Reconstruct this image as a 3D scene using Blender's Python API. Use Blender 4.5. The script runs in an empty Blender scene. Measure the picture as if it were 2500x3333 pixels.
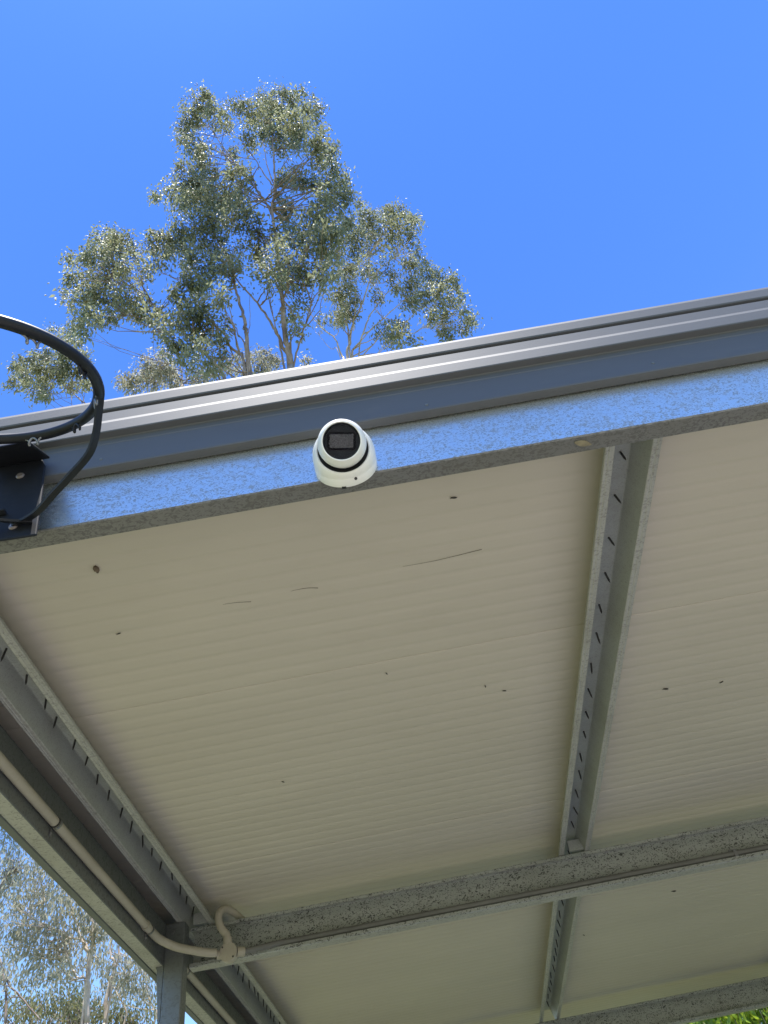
import bpy, bmesh, math, random
import numpy as np
from mathutils import Vector, Matrix

SC = bpy.context.scene
COL = SC.collection
random.seed(11)
RNG = np.random.default_rng(11)

# ------------------------------------------------------------------ camera
cam_data = bpy.data.cameras.new("camera")
cam = bpy.data.objects.new("camera", cam_data)
COL.objects.link(cam)
cam_data.sensor_fit = 'HORIZONTAL'
cam_data.sensor_width = 36.0
cam_data.lens = 34.72
cam_data.clip_start = 0.05
cam_data.clip_end = 2000.0
RIGHT = Vector((0.98401, 0.10826, -0.14144))
DOWN = Vector((-0.17464, 0.73767, -0.65218))
FWD = Vector((0.03435, 0.66644, 0.74477))
cam.matrix_world = Matrix(((RIGHT.x, -DOWN.x, -FWD.x, 0.0),
                           (RIGHT.y, -DOWN.y, -FWD.y, 0.0),
                           (RIGHT.z, -DOWN.z, -FWD.z, 1.6),
                           (0, 0, 0, 1)))
SC.camera = cam

# ------------------------------------------------------------------ light
SUN_ELEV = math.radians(80.0)
SUN_AZ = math.radians(-8.0)          # measured from -Y (behind the photographer) towards -X
sun_dir = Vector((math.sin(SUN_AZ) * math.cos(SUN_ELEV), -math.cos(SUN_AZ) * math.cos(SUN_ELEV), math.sin(SUN_ELEV)))
world = bpy.data.worlds.new("World")
SC.world = world
world.use_nodes = True
wn = world.node_tree
for n in list(wn.nodes):
    wn.nodes.remove(n)
sky = wn.nodes.new('ShaderNodeTexSky')
sky.sky_type = 'NISHITA'
sky.sun_disc = False
sky.sun_elevation = SUN_ELEV
sky.sun_rotation = math.atan2(sun_dir.x, sun_dir.y)
sky.altitude = 100.0
sky.air_density = 1.0
sky.dust_density = 0.2
sky.ozone_density = 1.0
bg = wn.nodes.new('ShaderNodeBackground')
bg.inputs['Strength'].default_value = 0.15
wo = wn.nodes.new('ShaderNodeOutputWorld')
tint = wn.nodes.new('ShaderNodeMix')          # the deep blue of a clear dry day, the same all over the sky
tint.data_type = 'RGBA'
tint.blend_type = 'MULTIPLY'
tint.inputs[0].default_value = 1.0
geo = wn.nodes.new('ShaderNodeTexCoord')
sep = wn.nodes.new('ShaderNodeSeparateXYZ')
wn.links.new(geo.outputs['Generated'], sep.inputs[0])
grad = wn.nodes.new('ShaderNodeValToRGB')      # paler towards the horizon all round, deep blue overhead
ge = grad.color_ramp.elements
ge[0].position, ge[0].color = 0.12, (0.84, 0.94, 1.0, 1)
ge[1].position, ge[1].color = 1.0, (0.245, 0.475, 0.93, 1)
gm = ge.new(0.78)
gm.color = (0.335, 0.575, 0.97, 1)
wn.links.new(sep.outputs['Z'], grad.inputs['Fac'])
wn.links.new(grad.outputs['Color'], tint.inputs[7])
wn.links.new(sky.outputs[0], tint.inputs[6])
wn.links.new(tint.outputs[2], bg.inputs['Color'])
wn.links.new(bg.outputs[0], wo.inputs['Surface'])

sun_data = bpy.data.lights.new("sun", 'SUN')
sun_data.energy = 4.5
sun_data.angle = math.radians(0.53)
sun_data.color = (1.0, 0.95, 0.88)
sun = bpy.data.objects.new("sun", sun_data)
COL.objects.link(sun)
sun.location = (0, -10, 40)
sun.rotation_euler = (-sun_dir).to_track_quat('-Z', 'Y').to_euler()

SC.view_settings.view_transform = 'Standard'
SC.view_settings.look = 'None'
SC.view_settings.exposure = 1.1
SC.view_settings.gamma = 1.0
SC.view_settings.use_curve_mapping = False

# ------------------------------------------------------------------ materials
def new_mat(name):
    m = bpy.data.materials.new(name)
    m.use_nodes = True
    nt = m.node_tree
    for n in list(nt.nodes):
        nt.nodes.remove(n)
    out = nt.nodes.new('ShaderNodeOutputMaterial')
    b = nt.nodes.new('ShaderNodeBsdfPrincipled')
    nt.links.new(b.outputs[0], out.inputs['Surface'])
    return m, nt, b, out

def coords(nt, scale=(1, 1, 1)):
    tc = nt.nodes.new('ShaderNodeTexCoord')
    mp = nt.nodes.new('ShaderNodeMapping')
    mp.inputs['Scale'].default_value = scale
    nt.links.new(tc.outputs['Object'], mp.inputs['Vector'])
    return mp.outputs['Vector']

def noise(nt, vec, scale, detail=4, rough=0.55, dist=0.0):
    n = nt.nodes.new('ShaderNodeTexNoise')
    n.inputs['Scale'].default_value = scale
    n.inputs['Detail'].default_value = detail
    n.inputs['Roughness'].default_value = rough
    n.inputs['Distortion'].default_value = dist
    nt.links.new(vec, n.inputs['Vector'])
    return n.outputs['Fac']

def ramp(nt, fac, stops):
    r = nt.nodes.new('ShaderNodeValToRGB')
    e = r.color_ramp.elements
    e[0].position, e[0].color = stops[0][0], stops[0][1]
    e[1].position, e[1].color = stops[-1][0], stops[-1][1]
    for p, c in stops[1:-1]:
        k = e.new(p)
        k.color = c
    nt.links.new(fac, r.inputs['Fac'])
    return r.outputs['Color']

def g(v):
    return (v, v, v, 1)

def mixc(nt, fac, a, b, mode='MIX'):
    m = nt.nodes.new('ShaderNodeMix')
    m.data_type = 'RGBA'
    m.blend_type = mode
    for sock, val in ((m.inputs[0], fac), (m.inputs[6], a), (m.inputs[7], b)):
        if hasattr(val, 'is_linked'):
            nt.links.new(val, sock)
        else:
            sock.default_value = val
    return m.outputs[2]

def bump(nt, b, height, strength=0.2, dist=0.01):
    n = nt.nodes.new('ShaderNodeBump')
    n.inputs['Strength'].default_value = strength
    n.inputs['Distance'].default_value = dist
    nt.links.new(height, n.inputs['Height'])
    nt.links.new(n.outputs[0], b.inputs['Normal'])

def galvanised(name, base, metallic, rough, fleck, fleck_dark, dirt=0.5, tint=(1, 1, 1), t0=0.46, t1=0.54):
    m, nt, b, out = new_mat(name)
    v = coords(nt, (0.65, 1, 1))
    f = noise(nt, v, fleck, 3, 0.6, 1.6)
    patch = noise(nt, v, fleck * 0.13, 2, 0.5, 0.3)
    add = nt.nodes.new('ShaderNodeMath'); add.operation = 'MULTIPLY_ADD'
    nt.links.new(patch, add.inputs[0]); add.inputs[1].default_value = 0.12
    nt.links.new(f, add.inputs[2])
    c0 = tuple(base * t * fleck_dark for t in tint) + (1,)
    c1 = tuple(base * t for t in tint) + (1,)
    col = ramp(nt, add.outputs[0], [(t0, c0), (t1, c1)])
    d = noise(nt, v, 5.0, 5, 0.65)
    col = mixc(nt, ramp(nt, d, [(0.42, g(0)), (0.75, g(dirt))]), col, (0.16, 0.15, 0.11, 1))
    nt.links.new(col, b.inputs['Base Color'])
    met = ramp(nt, add.outputs[0], [(t0, g(metallic * 0.75)), (t1, g(metallic))])
    nt.links.new(met, b.inputs['Metallic'])
    rg = ramp(nt, add.outputs[0], [(t0, g(min(1, rough + 0.22))), (t1, g(rough))])
    nt.links.new(rg, b.inputs['Roughness'])
    fine = noise(nt, v, 260, 2, 0.5)
    bump(nt, b, fine, 0.08, 0.002)
    return m

def painted(name, rgb, rough=0.4, mott=0.12, scale=8, spec=0.5, dirt=None, dirt_amt=0.3, metallic=0.0, coat=0.0, stretch=(1, 1, 1)):
    m, nt, b, out = new_mat(name)
    v = coords(nt, stretch)
    n1 = noise(nt, v, scale, 5, 0.6)
    lo = tuple(c * (1 - mott) for c in rgb) + (1,)
    hi = tuple(min(1, c * (1 + mott)) for c in rgb) + (1,)
    col = ramp(nt, n1, [(0.3, lo), (0.7, hi)])
    if dirt:
        n2 = noise(nt, v, scale * 4.3, 6, 0.7, 0.4)
        col = mixc(nt, ramp(nt, n2, [(0.55, g(0)), (0.8, g(dirt_amt))]), col, dirt + (1,))
    nt.links.new(col, b.inputs['Base Color'])
    b.inputs['Roughness'].default_value = rough
    b.inputs['Metallic'].default_value = metallic
    b.inputs['Specular IOR Level'].default_value = spec
    b.inputs['Coat Weight'].default_value = coat
    fine = noise(nt, v, 300, 2, 0.5)
    bump(nt, b, fine, 0.05, 0.001)
    return m

M = {}
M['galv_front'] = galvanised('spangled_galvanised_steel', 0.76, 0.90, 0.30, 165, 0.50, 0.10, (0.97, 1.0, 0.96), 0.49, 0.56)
M['galv_under'] = galvanised('dark_galvanised_steel', 0.19, 0.35, 0.5, 120, 0.60, 0.4, (1.0, 0.98, 0.94), 0.49, 0.57)
M['galv_mid'] = galvanised('weathered_galvanised_steel', 0.40, 0.40, 0.42, 115, 0.15, 0.30, (0.97, 1.0, 0.97), 0.465, 0.51)
M['zinc'] = galvanised('zinc_coated_steel', 0.36, 0.20, 0.45, 210, 0.80, 0.35, (0.98, 1.0, 0.95))
M['lit_galv'] = galvanised('ground_lit_galvanised_steel', 0.40, 0.20, 0.5, 90, 0.70, 0.30, (1.0, 0.98, 0.92), 0.46, 0.54)  # paler steel: light thrown up from the ground is put into the colour
M['post'] = galvanised('dull_grey_steel', 0.17, 0.45, 0.42, 60, 0.85, 0.3, (0.95, 1.0, 1.02))
M['sheet'] = painted('cream_painted_roof_sheet', (0.505, 0.455, 0.382), 0.45, 0.05, 2.2, 0.4, (0.33, 0.28, 0.21), 0.16, stretch=(0.3, 1, 1))
M['barge'] = painted('grey_painted_flashing', (0.070, 0.074, 0.082), 0.67, 0.07, 6, 0.72, (0.14, 0.13, 0.11), 0.25, stretch=(0.25, 1, 1))
M['fascia'] = painted('dark_painted_flashing', (0.115, 0.125, 0.125), 0.45, 0.10, 5, 0.4, (0.16, 0.15, 0.10), 0.4)
M['white'] = painted('white_plastic_housing', (0.80, 0.79, 0.75), 0.33, 0.02, 20, 0.5, (0.55, 0.50, 0.40), 0.10)
M['slot'] = painted('dark_gap', (0.010, 0.010, 0.012), 0.6, 0.1, 30)
M['panel'] = painted('black_plastic', (0.004, 0.004, 0.007), 0.4, 0.2, 60, 0.06)
M['led'] = painted('led_array_grey', (0.085, 0.083, 0.09), 0.35, 0.7, 420, 0.5, (0.42, 0.41, 0.42), 0.6)
M['black'] = painted('black_painted_steel', (0.010, 0.011, 0.015), 0.45, 0.25, 22, 0.3, (0.06, 0.05, 0.045), 0.4)
M['bracket'] = painted('faded_black_plastic', (0.014, 0.016, 0.022), 0.65, 0.2, 14, 0.2, (0.06, 0.056, 0.05), 0.2)
M['bolt'] = painted('rusty_zinc_bolt', (0.22, 0.19, 0.18), 0.45, 0.3, 90, metallic=0.4)
M['screw'] = painted('dark_screw_steel', (0.045, 0.042, 0.040), 0.5, 0.3, 150, metallic=0.3)
M['conduit'] = painted('grey_pvc_conduit', (0.36, 0.325, 0.27), 0.45, 0.09, 9, 0.4, (0.22, 0.18, 0.12), 0.35)
M['conduit_shaded'] = painted('shade_darkened_conduit', (0.15, 0.147, 0.14), 0.6, 0.15, 9, 0.3)  # same conduit, the shade inside the rafter channel put into a darker colour
M['backing'] = painted('grey_plastic_bezel', (0.022, 0.026, 0.032), 0.4, 0.3, 40, 0.12)
M['wire'] = painted('galvanised_wire', (0.22, 0.22, 0.23), 0.35, 0.2, 80, metallic=0.7)
M['mud'] = painted('dry_mud', (0.13, 0.095, 0.065), 0.9, 0.3, 120)
M['speck'] = painted('dark_chitin', (0.030, 0.025, 0.020), 0.5, 0.3, 150)
M['dryleaf'] = painted('dry_leaf', (0.22, 0.19, 0.12), 0.6, 0.35, 60)
M['thread'] = painted('dusty_cobweb', (0.10, 0.085, 0.065), 0.9, 0.2, 60)
M['pole'] = painted('pale_painted_pole', (0.62, 0.66, 0.68), 0.4, 0.05, 5)
M['concrete'] = painted('concrete', (0.37, 0.345, 0.30), 0.85, 0.10, 3, 0.3, (0.25, 0.22, 0.17), 0.4)

def glass_mat():
    m, nt, b, out = new_mat('dark_camera_window')
    b.inputs['Base Color'].default_value = (0.85, 0.85, 0.87, 1)
    b.inputs['Roughness'].default_value = 0.03
    b.inputs['Transmission Weight'].default_value = 1.0
    b.inputs['IOR'].default_value = 1.1
    return m
M['window'] = glass_mat()

def leaf_mat(name, dark, light, rough=0.32, transl=0.25, tcol=(0.16, 0.22, 0.05), spec=0.6):
    m, nt, b, out = new_mat(name)
    at = nt.nodes.new('ShaderNodeAttribute'); at.attribute_name = 'tone'
    col = ramp(nt, at.outputs['Fac'], [(0.0, dark + (1,)), (0.85, light + (1,)), (1.0, (light[0] * 1.7, light[1] * 1.25, light[2] * 0.9, 1))])
    nt.links.new(col, b.inputs['Base Color'])
    b.inputs['Roughness'].default_value = rough
    b.inputs['Specular IOR Level'].default_value = spec
    tr = nt.nodes.new('ShaderNodeBsdfTranslucent'); tr.inputs['Color'].default_value = tcol + (1,)
    mx = nt.nodes.new('ShaderNodeMixShader'); mx.inputs[0].default_value = transl
    nt.links.new(b.outputs[0], mx.inputs[1]); nt.links.new(tr.outputs[0], mx.inputs[2])
    nt.links.new(mx.outputs[0], out.inputs['Surface'])
    return m
M['gum'] = leaf_mat('gum_leaf', (0.10, 0.115, 0.070), (0.33, 0.335, 0.25), 0.52, 0.46, (0.39, 0.41, 0.23), 0.22)
M['gum_pale'] = leaf_mat('pale_gum_leaf', (0.13, 0.135, 0.090), (0.42, 0.41, 0.33), 0.52, 0.46, (0.52, 0.51, 0.38), 0.35)
M['scrub'] = leaf_mat('scrub_leaf', (0.09, 0.095, 0.050), (0.25, 0.245, 0.135), 0.50, 0.38, (0.33, 0.33, 0.14), 0.4)
M['lush'] = leaf_mat('lush_leaf', (0.05, 0.10, 0.02), (0.15, 0.24, 0.03), 0.30, 0.45, (0.36, 0.50, 0.05), 0.5)

def bark_mat(name, a, b_, c):
    m, nt, b, out = new_mat(name)
    v = coords(nt, (1, 1, 0.35))
    n = noise(nt, v, 3.5, 6, 0.65, 0.5)
    col = ramp(nt, n, [(0.32, a + (1,)), (0.5, b_ + (1,)), (0.68, c + (1,))])
    nt.links.new(col, b.inputs['Base Color'])
    b.inputs['Roughness'].default_value = 0.75
    bump(nt, b, noise(nt, v, 25, 4), 0.4, 0.02)
    return m
M['bark'] = bark_mat('brown_gum_bark', (0.12, 0.085, 0.065), (0.25, 0.185, 0.145), (0.40, 0.33, 0.28))
M['bark_pale'] = bark_mat('pale_gum_bark', (0.34, 0.26, 0.20), (0.54, 0.45, 0.37), (0.64, 0.57, 0.49))

def lawn_mat():
    m, nt, b, out = new_mat('dry_lawn')
    v = coords(nt)
    n = noise(nt, v, 0.6, 6, 0.7)
    f = noise(nt, v, 18, 4, 0.7)
    c1 = ramp(nt, n, [(0.35, (0.11, 0.135, 0.04, 1)), (0.6, (0.19, 0.195, 0.07, 1)), (0.75, (0.28, 0.24, 0.13, 1))])
    col = mixc(nt, 0.5, c1, ramp(nt, f, [(0.3, g(0.4)), (0.7, g(1.0))]), 'MULTIPLY')
    nt.links.new(col, b.inputs['Base Color'])
    b.inputs['Roughness'].default_value = 0.9
    bump(nt, b, f, 0.6, 0.05)
    return m
M['lawn'] = lawn_mat()

# ------------------------------------------------------------------ helpers
def tag(o, label=None, cat=None, group=None, kind=None):
    if label: o['label'] = label
    if cat: o['category'] = cat
    if group: o['group'] = group
    if kind: o['kind'] = kind
    return o

BASE = {}
def empty(name, loc):
    o = bpy.data.objects.new(name, None)
    o.empty_display_size = 0.1
    COL.objects.link(o)
    o.location = loc
    BASE[o.name] = Vector(loc)
    return o

def mesh_obj(name, verts, faces, mat, parent=None, smooth=False, at=None):
    """verts are world points; the origin of the object is `at` (default: the parent's)."""
    pb = BASE[parent.name] if parent else Vector((0, 0, 0))
    o0 = Vector(at) if at is not None else (pb if parent else Vector(verts[0]))
    me = bpy.data.meshes.new(name)
    me.from_pydata([tuple(Vector(v) - o0) for v in verts], [], faces)
    me.materials.append(mat)
    me.validate()
    bm = bmesh.new(); bm.from_mesh(me)
    bmesh.ops.recalc_face_normals(bm, faces=bm.faces)
    bm.to_mesh(me); bm.free()
    if smooth:
        me.polygons.foreach_set('use_smooth', [True] * len(me.polygons))
        if smooth != 'all':
            me.set_sharp_from_angle(angle=math.radians(35))
    o = bpy.data.objects.new(name, me)
    COL.objects.link(o)
    if parent:
        o.parent = parent
    o.location = o0 - pb
    BASE[o.name] = o0
    return o

def extrude_x(profile, x0, x1, closed=True):
    """profile of (y, z) extruded along X"""
    n = len(profile)
    v = [(x0, y, z) for y, z in profile] + [(x1, y, z) for y, z in profile]
    f = [(i, (i + 1) % n, n + (i + 1) % n, n + i) for i in range(n if closed else n - 1)]
    if closed:
        f += [tuple(range(n - 1, -1, -1)), tuple(range(n, 2 * n))]
    return v, f

def extrude_y(profile, y0, y1):
    """profile of (x, z) extruded along Y"""
    n = len(profile)
    v = [(x, y0, z) for x, z in profile] + [(x, y1, z) for x, z in profile]
    f = [(i, (i + 1) % n, n + (i + 1) % n, n + i) for i in range(n)]
    f += [tuple(range(n - 1, -1, -1)), tuple(range(n, 2 * n))]
    return v, f

def thick(path, t):
    """offset an open polyline to a closed strip of thickness t (to its left)"""
    pts = [Vector((a, b)) for a, b in path]
    n = len(pts)
    off = []
    for i in range(n):
        d0 = (pts[i] - pts[i - 1]).normalized() if i > 0 else None
        d1 = (pts[i + 1] - pts[i]).normalized() if i < n - 1 else None
        if d0 is None: d0 = d1
        if d1 is None: d1 = d0
        n0 = Vector((-d0.y, d0.x)); n1 = Vector((-d1.y, d1.x))
        m = (n0 + n1)
        m = m.normalized() if m.length > 1e-6 else n0
        k = t / max(0.35, m.dot(n0))
        off.append(pts[i] + m * k)
    return [tuple(p) for p in pts] + [tuple(p) for p in reversed(off)]

def box(x0, x1, y0, y1, z0, z1, bev=0.0):
    v = [(x, y, z) for x in (x0, x1) for y in (y0, y1) for z in (z0, z1)]
    f = [(0, 1, 3, 2), (4, 6, 7, 5), (0, 4, 5, 1), (2, 3, 7, 6), (0, 2, 6, 4), (1, 5, 7, 3)]
    return v, f

class MB:
    def __init__(self):
        self.v = []; self.f = []
    def add(self, vf):
        v, f = vf
        k = len(self.v)
        self.v += [tuple(p) for p in v]
        self.f += [tuple(i + k for i in q) for q in f]
        return self

def tube(pts, rad, seg=10, caps=True):
    """swept tube through world points; rad a number or list"""
    P = [Vector(p) for p in pts]
    n = len(P)
    R = [rad] * n if not hasattr(rad, '__len__') else list(rad)
    v = []; f = []
    up = None
    for i in range(n):
        t = (P[min(i + 1, n - 1)] - P[max(i - 1, 0)])
        t = t.normalized() if t.length > 1e-9 else Vector((0, 0, 1))
        if up is None:
            up = t.orthogonal().normalized()
        up = (up - t * up.dot(t))
        up = up.normalized() if up.length > 1e-6 else t.orthogonal().normalized()
        s = t.cross(up)
        for k in range(seg):
            a = 2 * math.pi * k / seg
            v.append(P[i] + (up * math.cos(a) + s * math.sin(a)) * R[i])
    for i in range(n - 1):
        for k in range(seg):
            k2 = (k + 1) % seg
            f.append((i * seg + k, i * seg + k2, (i + 1) * seg + k2, (i + 1) * seg + k))
    if caps:
        f.append(tuple(range(seg - 1, -1, -1)))
        f.append(tuple(range((n - 1) * seg, n * seg)))
    return v, f

def smooth_path(pts, sub=6):
    P = [Vector(p) for p in pts]
    out = []
    for i in range(len(P) - 1):
        p0 = P[max(i - 1, 0)]; p1 = P[i]; p2 = P[i + 1]; p3 = P[min(i + 2, len(P) - 1)]
        for k in range(sub):
            t = k / sub
            out.append(0.5 * ((2 * p1) + (p2 - p0) * t + (2 * p0 - 5 * p1 + 4 * p2 - p3) * t * t + (3 * p1 - p0 - 3 * p2 + p3) * t ** 3))
    out.append(P[-1])
    return out

def lathe(profile, origin, axis, seg=40, close=True, sx=None):
    """profile of (r, h) revolved about axis through origin"""
    a = Vector(axis).normalized()
    u = a.orthogonal().normalized() if sx is None else Vector(sx).normalized()
    w = a.cross(u)
    o = Vector(origin)
    v = []; f = []
    n = len(profile)
    for r, h in profile:
        for k in range(seg):
            t = 2 * math.pi * k / seg
            v.append(o + a * h + (u * math.cos(t) + w * math.sin(t)) * r)
    for i in range(n - 1):
        for k in range(seg):
            k2 = (k + 1) % seg
            f.append((i * seg + k, i * seg + k2, (i + 1) * seg + k2, (i + 1) * seg + k))
    if close:
        f.append(tuple(range(seg - 1, -1, -1)))
        f.append(tuple(range((n - 1) * seg, n * seg)))
    return v, f

def add_bevel(o, w, seg=2, ang=40):
    b = o.modifiers.new('bevel', 'BEVEL')
    b.width = w; b.segments = seg; b.limit_method = 'ANGLE'; b.angle_limit = math.radians(ang)
    return o

Z0 = 1.6       # eye height; heights below are measured from the eye and lifted by this
# ------------------------------------------------------------------ ground
v = [(-400, -400, 0), (400, -400, 0), (400, 400, 0), (-400, 400, 0)]
tag(mesh_obj('lawn', v, [(0, 1, 2, 3)], M['lawn'], at=(0, 0, 0)), kind='structure')
v = [(-1.45, -7.0, 0.004), (5.2, -7.0, 0.004), (5.2, 6.8, 0.004), (-1.45, 6.8, 0.004)]
tag(mesh_obj('concrete_slab', v, [(0, 1, 2, 3)], M['concrete'], at=(0, 0, 0)), kind='structure')

# ------------------------------------------------------------------ carport
XL, XR = -1.235, 4.60            # roof ends along the rafters
carport = tag(empty('carport', (1.6, 3.6, 0)), 'open steel carport with cream roof sheeting on galvanised beams', 'carport')

def lift(prof):
    return [(a, b + Z0) for a, b in prof]

# front rafter: channel with its web to the front
fr = [(1.045, 1.264), (1.045, 1.2505), (1.0035, 1.2505), (1.0005, 1.2535), (1.0005, 1.4145), (1.0035, 1.4175), (1.045, 1.4175), (1.045, 1.404)]
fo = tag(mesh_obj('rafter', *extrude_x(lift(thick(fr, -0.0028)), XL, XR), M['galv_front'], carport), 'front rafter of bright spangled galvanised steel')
fo.data.materials.append(M['galv_under'])            # darker, rougher steel on faces turned down or straight up
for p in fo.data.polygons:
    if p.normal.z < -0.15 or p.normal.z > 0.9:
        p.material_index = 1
# middle and rear rafters: channels open towards the front
def open_rafter(y, depth=0.062):
    p = [(y, 1.266), (y, 1.252), (y + 0.003, 1.249), (y + depth - 0.003, 1.249), (y + depth, 1.252), (y + depth, 1.413), (y + depth - 0.003, 1.416),
         (y + 0.003, 1.416), (y, 1.413), (y, 1.400)]
    return lift(thick(p, 0.0028))
RF = [mesh_obj('rafter', *extrude_x(open_rafter(3.588), -1.092, XR), M['galv_mid'], carport),
      mesh_obj('rafter', *extrude_x(open_rafter(6.39), -1.18, XR), M['galv_mid'], carport)]

# edge beam along the left side
eb = [(-1.200, 1.262), (-1.182, 1.262), (-1.182, 1.2495), (-1.2365, 1.2495), (-1.2365, 1.4165), (-1.182, 1.4165), (-1.182, 1.404)]
edge = [(-1.1815, 1.2485), (-1.1815, 1.4165), (-1.2365, 1.4165), (-1.2365, 1.403)]
prof = [(-1.2365, 1.2625), (-1.2365, 1.2485), (-1.1845, 1.2485), (-1.1815, 1.2515), (-1.1815, 1.4135), (-1.1845, 1.4165), (-1.2365, 1.4165), (-1.2365, 1.4025)]
EB = tag(mesh_obj('edge_beam', *extrude_y(lift(thick(prof, 0.0028)), 1.049, 6.38), M['post'], carport), 'dull grey edge beam along the side')
def lit_underside(o, zmax=None):
    o.data.materials.append(M['lit_galv'])  # undersides coloured paler to stand for bounce light from below
    zs = max(v.co.z for v in o.data.vertices) if zmax is None else zmax
    for p in o.data.polygons:
        if p.normal.z < -0.75 and p.center.z + BASE[o.name].z < zs:
            p.material_index = 1
lit_underside(EB, 1.30 + Z0)
for o in RF:
    lit_underside(o, 1.30 + Z0)
# folded trim outside the edge beam
prof = [(-1.2385, 1.452), (-1.2385, 1.2525), (-1.2405, 1.2455), (-1.2625, 1.2455), (-1.2645, 1.2475), (-1.2645, 1.520), (-1.13, 1.524)]
mesh_obj('side_trim', *extrude_y(lift(thick(prof, 0.0014)), 0.955, 6.50), M['fascia'], carport)

# barge capping over the front end of the sheets
bc = [(1.060, 1.6800), (0.966, 1.6795), (0.9625, 1.6785), (0.9612, 1.6760), (0.9586, 1.6650), (0.9582, 1.6630), (0.9580, 1.6290), (0.9600, 1.6255), (0.9740, 1.6230), (0.9745, 1.6165),
      (0.9600, 1.6115), (0.9585, 1.6090), (0.9580, 1.5730), (0.9577, 1.5715), (0.9546, 1.5595), (0.9537, 1.5570), (0.9530, 1.5200), (0.9545, 1.5172), (0.9705, 1.5168),
      (0.9730, 1.5140), (0.9730, 1.4980), (0.9716, 1.4955), (0.9730, 1.4925), (0.9735, 1.4130), (0.9750, 1.4090), (0.9850, 1.4082), (0.9962, 1.4088)]
tag(mesh_obj('barge_capping', *extrude_x(lift(thick(bc, 0.0012)), XL - 0.03, XR + 0.03), M['barge'], carport), 'long grey folded barge capping along the roof edge')
# rivets on the capping
for x, z in ((-0.56, 1.437), (0.745, 1.440), (0.20, 1.43), (1.90, 1.438), (3.1, 1.438)):
    mesh_obj('rivet', *lathe([(0.0042, 0), (0.0038, 0.0012), (0.0018, 0.0022)], (x, 0.9734, z + Z0), (0, -1, 0), 10), M['fascia'], carport, smooth=True, at=(x, 0.9734, z + Z0))

# roof sheets: ribs run along the rafters, one sheet every ten ribs
PITCH = 0.0605
Y_START = 0.785
def sheet_profile(i):
    pts = []
    y0 = Y_START + i * PITCH * 10
    for k in range(10 * 8 + 6):
        s = k / 8.0
        u = s - math.floor(s)
        a = abs(2 * u - 1)                              # 1 at the crease, 0 at mid pan
        z = 1.4990 + 0.0008 * a * a + 0.0021 * (a ** 8)
        pts.append((y0 + s * PITCH, z + (0.0012 if i % 2 else 0.0) + 0.0006 * (k > 80)))
    return pts
for i in range(10):
    pts = [p for p in sheet_profile(i) if p[0] >= 0.982]
    prof = pts + [(y, z + 0.0009) for y, z in reversed(pts)]
    n = len(prof)
    v = [(x, y, z + Z0) for x in (XL - 0.015, 0.3, 2.4, XR) for y, z in prof]
    f = []
    for s in range(3):
        f += [(s * n + k, s * n + (k + 1) % n, (s + 1) * n + (k + 1) % n, (s + 1) * n + k) for k in range(n)]
    mesh_obj('roof_sheet', v, f, M['sheet'], carport, smooth=True)

# top-hat purlins with screw points showing under the crown
def hat(xc):
    return [(xc - 0.0745, 1.4290), (xc - 0.0745, 1.4195), (xc - 0.0725, 1.4180), (xc - 0.066, 1.4190), (xc - 0.0635, 1.4175), (xc - 0.0610, 1.4190), (xc - 0.052, 1.4180), (xc - 0.0495, 1.4195),
            (xc - 0.0300, 1.4935), (xc - 0.0275, 1.4960), (xc + 0.0275, 1.4960), (xc + 0.0300, 1.4935),
            (xc + 0.0495, 1.4195), (xc + 0.052, 1.4180), (xc + 0.0610, 1.4190), (xc + 0.0635, 1.4175), (xc + 0.066, 1.4190), (xc + 0.0725, 1.4180), (xc + 0.0745, 1.4195), (xc + 0.0745, 1.4290)]
screw_mesh = None
HATS = [-1.059, 0.717, 2.493, 4.269]
for hx in HATS:
    pu = mesh_obj('purlin', *extrude_y(lift(thick(hat(hx), 0.0012)), 1.006, 6.447), M['zinc'], carport)
    lit_underside(pu, 1.425 + Z0)
    y = 1.127
    k = 0
    while y < 6.35:
        if hx < 2.0 and not (3.56 < y < 3.69):
            sx = hx + random.uniform(-0.006, 0.004) - (0.010 if hx < 0 else -0.002)
            if screw_mesh is None:
                s0 = mesh_obj('screw', *lathe([(0.0033, 0.006), (0.0033, -0.030), (0.0030, -0.034), (0.0007, -0.044)], (0, 0, 0), (0, 0, 1), 7), M['screw'], pu, at=(0, 0, 0))
                screw_mesh = s0.data
                s = s0
            else:
                s = bpy.data.objects.new('screw', screw_mesh)
                COL.objects.link(s)
                s.parent = pu
            s.location = Vector((sx, y + random.uniform(-0.012, 0.012), 1.4955 + Z0)) - BASE[pu.name]
            s.rotation_euler = (random.gauss(0, 0.10), random.gauss(0, 0.10), random.uniform(0, 3))
            s.scale = (1, 1, random.uniform(0.75, 1.1))
        y += PITCH * (2 if hx < 0 else 2.55)
        k += 1
# cleats that hold the purlins to the middle rafter
for hx in HATS[:3]:
    mesh_obj('cleat', *box(hx - 0.02, hx + 0.046, 3.573, 3.585, 1.4222 + Z0, 1.470 + Z0), M['zinc'], carport)

# post under the middle rafter, with its gusset
pm = MB().add(box(-1.1800, -1.0935, 3.500, 3.572, 0.0, 1.4165 + Z0))
po = mesh_obj('post', pm.v, pm.f, M['post'], carport)
add_bevel(po, 0.006)
gz = [(-1.2215, 1.4165), (-1.1795, 1.4165), (-1.1795, 1.04), (-1.187, 1.02), (-1.2080, 1.235), (-1.2215, 1.262)]
gv = [(x, yy, z + Z0) for yy in (3.500, 3.505) for x, z in gz]
n = len(gz)
gf = [tuple(range(n)), tuple(range(2 * n - 1, n - 1, -1))] + [(k, (k + 1) % n, n + (k + 1) % n, n + k) for k in range(n)]
gz = mesh_obj('gusset', gv, gf, M['post'], carport)
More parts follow.
